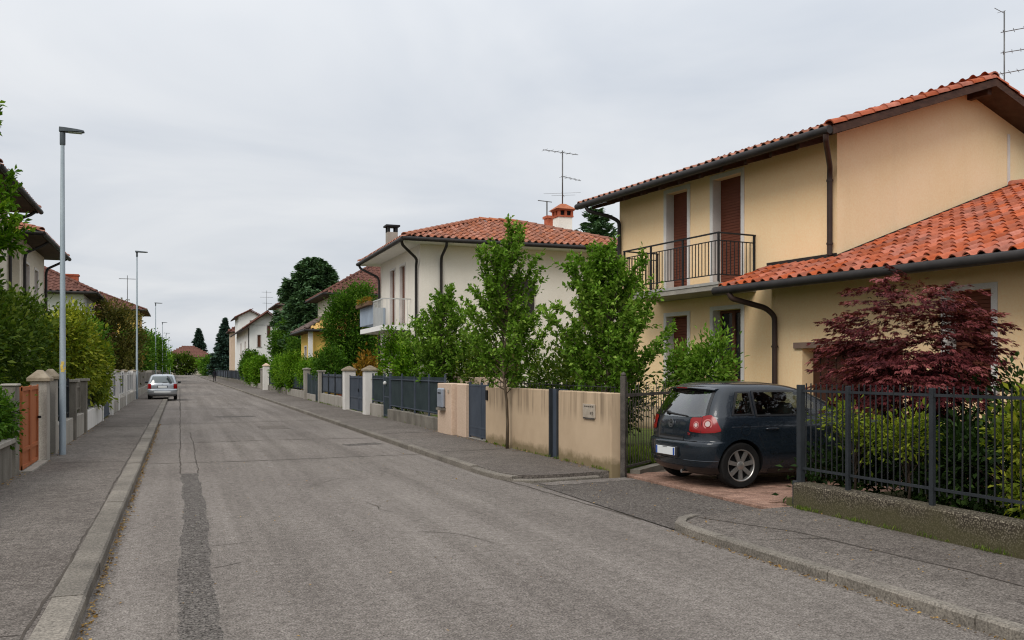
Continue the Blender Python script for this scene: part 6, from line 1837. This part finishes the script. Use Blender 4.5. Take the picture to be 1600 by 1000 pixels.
blob_crown(r, 24, [(0, 0, 1.3, .8, 1.2, 1.1)], 130, 28, .22, .12, 'leaf_yellow', stem=(0, 0, .04, 1.0))
r = tree_root('round_tree', 'dense round green tree before the terracotta roof', 8.75, 48.6, .1)
blob_crown(r, 25, [(0, 0, 4.0, 1.45, 1.6, 2.3), (.1, -.2, 1.9, 1.2, 1.3, 1.6)], 620, 42, .30, .17, 'leaf_mid', stem=(0, 0, .13, 2.6), hollow=.45, amp=.12)
r = tree_root('great_conifer', 'great dark conifer towering behind the yellow house', 13.6, 98.0, .1)
conifer(r, 26, 13.4, 4.1, 1.0, 'leaf_yew', 300, 13, .62, .10, .3, .6, rnd=.75)
r = tree_root('conifer', 'slim dark conifer left of the great conifer', 10.3, 79.0, .1)
conifer(r, 27, 8.4, 2.2, .6, 'leaf_yew', 170, 12, .5, .10, .2, .7, rnd=.7)
r = tree_root('spruce', 'tall blue-green spruce beside the far white house', 8.5, 186.0, .1)
conifer(r, 28, 11.8, 3.4, .8, 'leaf_spruce', 150, 10, .75, .18, .2, .85)
r = tree_root('spruce', 'distant blue-green spruce behind the street-end house', 6.9, 356.0, .1)
conifer(r, 29, 17.0, 4.5, 2, 'leaf_spruce', 120, 8, 1.5, .18, .3, .8)
r = tree_root('pine', 'feathery pine top behind the ivory house roof', 24.6, 51.0, .1)
conifer(r, 30, 11.6, 2.6, 5.0, 'leaf_yew', 70, 6, .5, -.02, .16, .5)
# clipped hedges along the right fence
def hedge(label, x, y, blobs, n, seed, mat='leaf_hedge', leaf=.15):
    r = tree_root('clipped_hedge', label, x, y, .1, 'hedge')
    blob_crown(r, seed, blobs, n, 36, .26, leaf, mat, stem=(0, 0, .05, .9), hollow=.5, amp=.10)
hedge('clipped hedge bulging over the fence in front of the yellow house', 7.15, 51.8, [(0, 0, 1.5, .75, 2.0, .8), (.2, 3.0, 1.4, .8, 1.6, .75)], 260, 31)
hedge('bright hedge bush over the dark gate beside the square grey post', 7.3, 46.8, [(0, 0, 1.8, .7, 1.6, .95)], 150, 38, 'leaf_mid')
hedge('bright clipped hedge hanging to the ground in front of the fence', 6.85, 59.0, [(0, 0, 1.45, .7, 1.6, 1.15)], 190, 32)
hedge('tall clipped hedge past the yellow house', 6.8, 64.8, [(0, 0, 1.5, .75, 1.9, 1.25)], 210, 33)
hedge('clipped hedge beyond the pink-capped pillar', 6.85, 84.5, [(0, 0, 1.6, .8, 2.4, 1.35)], 200, 34, leaf=.2)
hedge('far clipped hedge before the white gabled house', 6.85, 93.5, [(0, 0, 1.5, .8, 2.4, 1.3)], 180, 35, leaf=.2)
hedge('darker hedge below the far white gabled house', 7.6, 107, [(0, 0, 1.9, 1.2, 4, 1.8)], 220, 36, 'leaf_mid', .26)
r = tree_root('dark_tree', 'dark green rounded tree in front of the far white gabled house', 9.6, 88.0, .1)
blob_crown(r, 37, [(0, 0, 3.2, 1.7, 2.0, 3.0)], 300, 32, .42, .28, 'leaf_mid', stem=(0, 0, .12, 2.5))
r = tree_root('dark_tree', 'green tree between the clipped hedges and the yellow house', 8.6, 69.5, .1)
blob_crown(r, 39, [(0, 0, 2.3, 1.2, 1.8, 2.0)], 200, 30, .36, .22, 'leaf_mid', stem=(0, 0, .1, 2))
# street-end greenery
for i, (lab, x, y, bl, mt) in enumerate([('light green bush at the street end beside the spruce', 11.0, 300, (0, 0, 3.0, 5.0, 4, 3.6), 'leaf_hedge'), ('dark bush in front of the street-end house', 1.0, 318, (0, 0, 3.4, 5.5, 3, 4.0), 'leaf_dark'),
        ('light green bush at the far left street end', -8.0, 306, (0, 0, 2.4, 5.5, 4, 3.0), 'leaf_hedge'), ('dark tall bush at the street end left of the house', -15, 318, (0, 0, 4.0, 7, 4, 5.0), 'leaf_dark'), ('dark bush right of the street-end house', 19, 322, (0, 0, 3.6, 7, 4, 4.6), 'leaf_mid'),
        ('green bush filling the street end behind the person', 7.9, 262, (0, 0, 2.4, 2.0, 10, 2.6), 'leaf_mid')]):
    r = tree_root('end_bush', lab, x, y, 0, 'bush')
    blob_crown(r, 50 + i, [bl], 200, 26, .9, .8, mt, stem=(0, 0, .15, 2))
# red maples and shrubs behind the near fence
r = tree_root('red_maple', 'spreading dark red maple behind the bar fence', 8.75, 8.92, .16)
fan_crown(r, 61, [(-.05, .1, 2.02, 1.0, .90, .74), (-.15, .9, 1.55, .50, .55, .48), (.1, -.1, 1.25, .8, .9, .35), (.1, -.40, 1.85, .75, .50, .60), (-.25, -.3, 1.45, .8, .8, .45)], 460, 20, .24, .088, 'leaf_maple')
mb = MB()
g = np.random.default_rng(5)
for k in range(9):
    a = k * 2.4; p0 = np.array([.06 * math.cos(a), .06 * math.sin(a), 0]); e = np.array([.8 * math.cos(a), .7 * math.sin(a), 1.3 + .5 * g.uniform()])
    md = (p0 + e) * .5 + np.array([0, 0, .25]); mb.tube([p0, p0 * 2 + np.array([0, 0, .4]), md, e], [.035, .028, .018, .006], 6, cap=False)
mb.build('trunk', M['bark_dark'], r, smooth=True)
r = tree_root('red_maple', 'brighter red maple cut by the right edge of the picture', 8.15, 5.55, .16)
fan_crown(r, 62, [(.0, 0, 1.85, .62, .60, .60), (-.1, .2, 1.4, .55, .5, .4)], 130, 17, .24, .10, 'leaf_maple_red')
blob_crown(r, 64, [(0, .1, 1.3, .5, .5, .35)], 16, 16, .16, .09, 'leaf_yellow', part='green_shoots', stem=(0, 0, .04, 1.2))
r = tree_root('edge_shrub', 'yellow-green shrub against the bar fence beside the car', 7.42, 8.45, .16, 'shrub')
blob_crown(r, 65, [(0, .10, .98, .26, .34, .20), (.05, -.25, .74, .26, .34, .26)], 44, 24, .13, .075, 'leaf_yellow', stem=(0, 0, .02, .6), lw=.42)
r = tree_root('edge_shrub', 'yellow-green shrub behind the middle of the bar fence', 7.45, 7.65, .16, 'shrub')
blob_crown(r, 66, [(0, -.05, .82, .26, .28, .24)], 28, 24, .13, .075, 'leaf_yellow', stem=(0, 0, .02, .5), lw=.42)
r = tree_root('edge_shrub', 'bright yellow-green shrub behind the bar fence at the right edge', 7.38, 6.15, .16, 'shrub')
blob_crown(r, 67, [(0, -.1, 1.0, .30, .34, .40), (0, -.15, .45, .30, .34, .40)], 66, 26, .14, .085, 'leaf_yellow', stem=(0, 0, .025, .7), lw=.45, tintlo=.06)
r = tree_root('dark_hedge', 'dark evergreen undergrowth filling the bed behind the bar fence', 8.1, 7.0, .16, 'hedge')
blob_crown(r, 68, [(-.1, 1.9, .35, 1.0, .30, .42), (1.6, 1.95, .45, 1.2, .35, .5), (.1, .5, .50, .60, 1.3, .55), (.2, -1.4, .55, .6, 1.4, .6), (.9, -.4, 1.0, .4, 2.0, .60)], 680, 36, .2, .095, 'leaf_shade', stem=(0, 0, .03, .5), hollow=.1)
r = tree_root('house_shrub', 'rounded leafy shrub in front of the cream house ground-floor windows', 9.65, 15.05, .1, 'shrub')
blob_crown(r, 69, [(0, .85, 1.45, .42, .45, .62), (0, -.1, 1.55, .50, .52, .70), (0, .4, .7, .5, .9, .65)], 290, 36, .17, .105, 'leaf_fresh', stem=(0, 0, .03, 1.0))
# left side
r = tree_root('left_tree', 'leafy tree reaching in at the left edge above the laurel', -4.30, 20.4, .1)
young_tree(r, 71, 6.9, 2.2, lambda t: 1.55 * ((.6 + .4 * min(t / .3, 1)) * max(1 - t, 0) ** .45 + .08), .165, 'leaf_hedge', 96, 38, .5, .09, (25, 60))
r = tree_root('laurel', 'tall dark laurel behind the stone-capped pillars', -3.75, 21.2, .1, 'shrub')
blob_crown(r, 72, [(0, 0, 2.0, .85, 1.9, 1.5), (-.2, -2.6, 1.9, .9, 1.5, 1.5), (.1, 2.8, 2.1, .9, 1.6, 1.5), (-.5, -.5, 2.8, .9, 1.6, 1.1), (-.2, 2.6, 2.6, .8, 1.3, .8)], 700, 36, .26, .14, 'leaf_dark', stem=(0, 0, .07, 2.0), hollow=.4)
r = tree_root('drooping_shrub', 'yellow-green shrub drooping over the left fence past the first lamp', -2.85, 28.0, .1, 'shrub')
blob_crown(r, 73, [(0, -.3, 2.0, .75, 1.7, 1.3), (.38, 1.2, 1.5, .55, 1.2, 1.05), (.05, -1.6, 2.0, .6, 1.0, 1.2)], 480, 34, .26, .15, 'leaf_yellow', stem=(-.4, 0, .06, 1.8), hollow=.5, droop=.25, tintlo=.10)
r = tree_root('olive_tree', 'olive-brown airy tree by the second lamp post', -3.9, 62.0, .1)
blob_crown(r, 74, [(0, 0, 3.6, 1.7, 2.4, 2.4), (.2, -1, 2.2, 1.6, 2.2, 1.6), (-.4, .3, 5.3, .6, .8, .9)], 480, 30, .36, .2, 'leaf_olive', stem=(0, 0, .12, 3.5), hollow=.35)
r = tree_root('left_tree', 'green tree behind the white-posted fence', -4.3, 46.0, .1)
blob_crown(r, 75, [(0, 0, 2.2, 1.2, 3.0, 1.6)], 240, 30, .32, .19, 'leaf_mid', stem=(0, 0, .1, 2))
r = tree_root('left_tree', 'green trees\' nearest crown beyond the silver car', -4.0, 92.0, .1)
blob_crown(r, 76, [(0, 0, 3.0, 1.5, 6.0, 2.6)], 320, 28, .5, .32, 'leaf_mid', stem=(0, 0, .15, 2.5))
r = tree_root('left_tree', 'far green tree mass below the ochre house', -4.0, 140.0, .1)
blob_crown(r, 77, [(0, 0, 3.6, 1.7, 14.0, 3.4)], 380, 28, .8, .5, 'leaf_mid', stem=(0, 0, .2, 3))
r = tree_root('left_tree', 'farthest left tree leading to the street end', -4.5, 215.0, .1)
blob_crown(r, 78, [(0, 0, 3.4, 1.9, 30.0, 3.0)], 360, 28, 1.1, .8, 'leaf_hedge', stem=(0, 0, .2, 3))
r = tree_root('ivy', 'ivy hanging over the railing left of the orange gate', -2.55, 14.2, .6, 'climber')
blob_crown(r, 79, [(0, 0, .45, .22, 1.5, .42), (.12, .85, .35, .16, .35, .45)], 150, 26, .14, .085, 'leaf_mid', stem=(0, 0, .02, .5), droop=.5)

# ---- ground cover and litter
def along(x0, x1, y0, y1): return lambda g, n: np.column_stack([g.uniform(x0, x1, n), g.uniform(y0, y1, n)])
grass_patch('lawn_grass', along(6.85, 9.6, 13.4, 15.3), 9000, .16, 'grass_blade', 91, .12)
def foot(x, y0, y1, w, side):
    def fn(g, n):
        c = g.uniform(y0, y1, max(3, n // 14)); y = g.choice(c, n) + g.normal(0, .05, n)
        return np.column_stack([x - side * np.abs(g.normal(0, w, n)), y])
    return fn
grass_patch('wall_foot_weeds', foot(6.42, 12.9, 18.9, .03, 1), 420, .07, 'grass_blade', 92, .085)
grass_patch('wall_foot_weeds', foot(6.75, 4.0, 8.6, .03, 1), 500, .06, 'grass_blade', 93, .088)
grass_patch('wall_foot_weeds', foot(-2.36, 15, 50, .04, -1), 900, .08, 'grass_blade', 94, .098)
grass_patch('wall_foot_weeds', foot(6.5, 22, 50, .04, 1), 900, .08, 'grass_blade', 95, .085)
def litter(name, fn, n, seed, size, z):
    g = np.random.default_rng(seed)
    P = fn(g, n); m = len(P)
    C = np.column_stack([P, z + g.uniform(.004, .018, m)])
    D = unit(g.normal(0, 1, (m, 3)) * np.array([1, 1, .15])); N = unit(np.array([0, 0, 1.0]) + g.normal(0, .3, (m, 3)))
    L = size * g.uniform(.5, 1.3, m)
    tag(leaves(name, C, D, N, L, L * .55, np.clip(g.normal(.5, .25, m), 0, 1), M['leaf_litter'], None), kind='stuff')
litter('fallen_leaves', lambda g, n: np.column_stack([-.60 + np.abs(g.normal(0, .035, n)), 3 + 27 * g.uniform(0, 1, n) ** 1.2]), 1500, 81, .032, .0)
litter('fallen_leaves', lambda g, n: np.column_stack([4.86 - np.abs(g.normal(0, .035, n)), g.uniform(3, 8.3, n)]), 260, 82, .028, .0)
litter('fallen_leaves', lambda g, n: np.column_stack([g.uniform(-.5, 4.4, n), g.uniform(4, 22, n)]), 130, 83, .028, .0)
litter('fallen_leaves', lambda g, n: np.column_stack([g.uniform(5.0, 6.7, n), g.uniform(4, 8.6, n)]), 90, 84, .026, .09)
litter('fallen_leaves', lambda g, n: np.column_stack([g.uniform(4.8, 6.6, n), g.uniform(9, 12.4, n)]), 50, 85, .028, .008)
litter('fallen_leaves', lambda g, n: np.column_stack([-2.33 + np.abs(g.normal(0, .08, n)), g.uniform(14, 34, n)]), 420, 86, .04, .10)
litter('fallen_leaves', lambda g, n: np.column_stack([6.40 - np.abs(g.normal(0, .1, n)), g.uniform(13, 24, n)]), 200, 87, .035, .09)
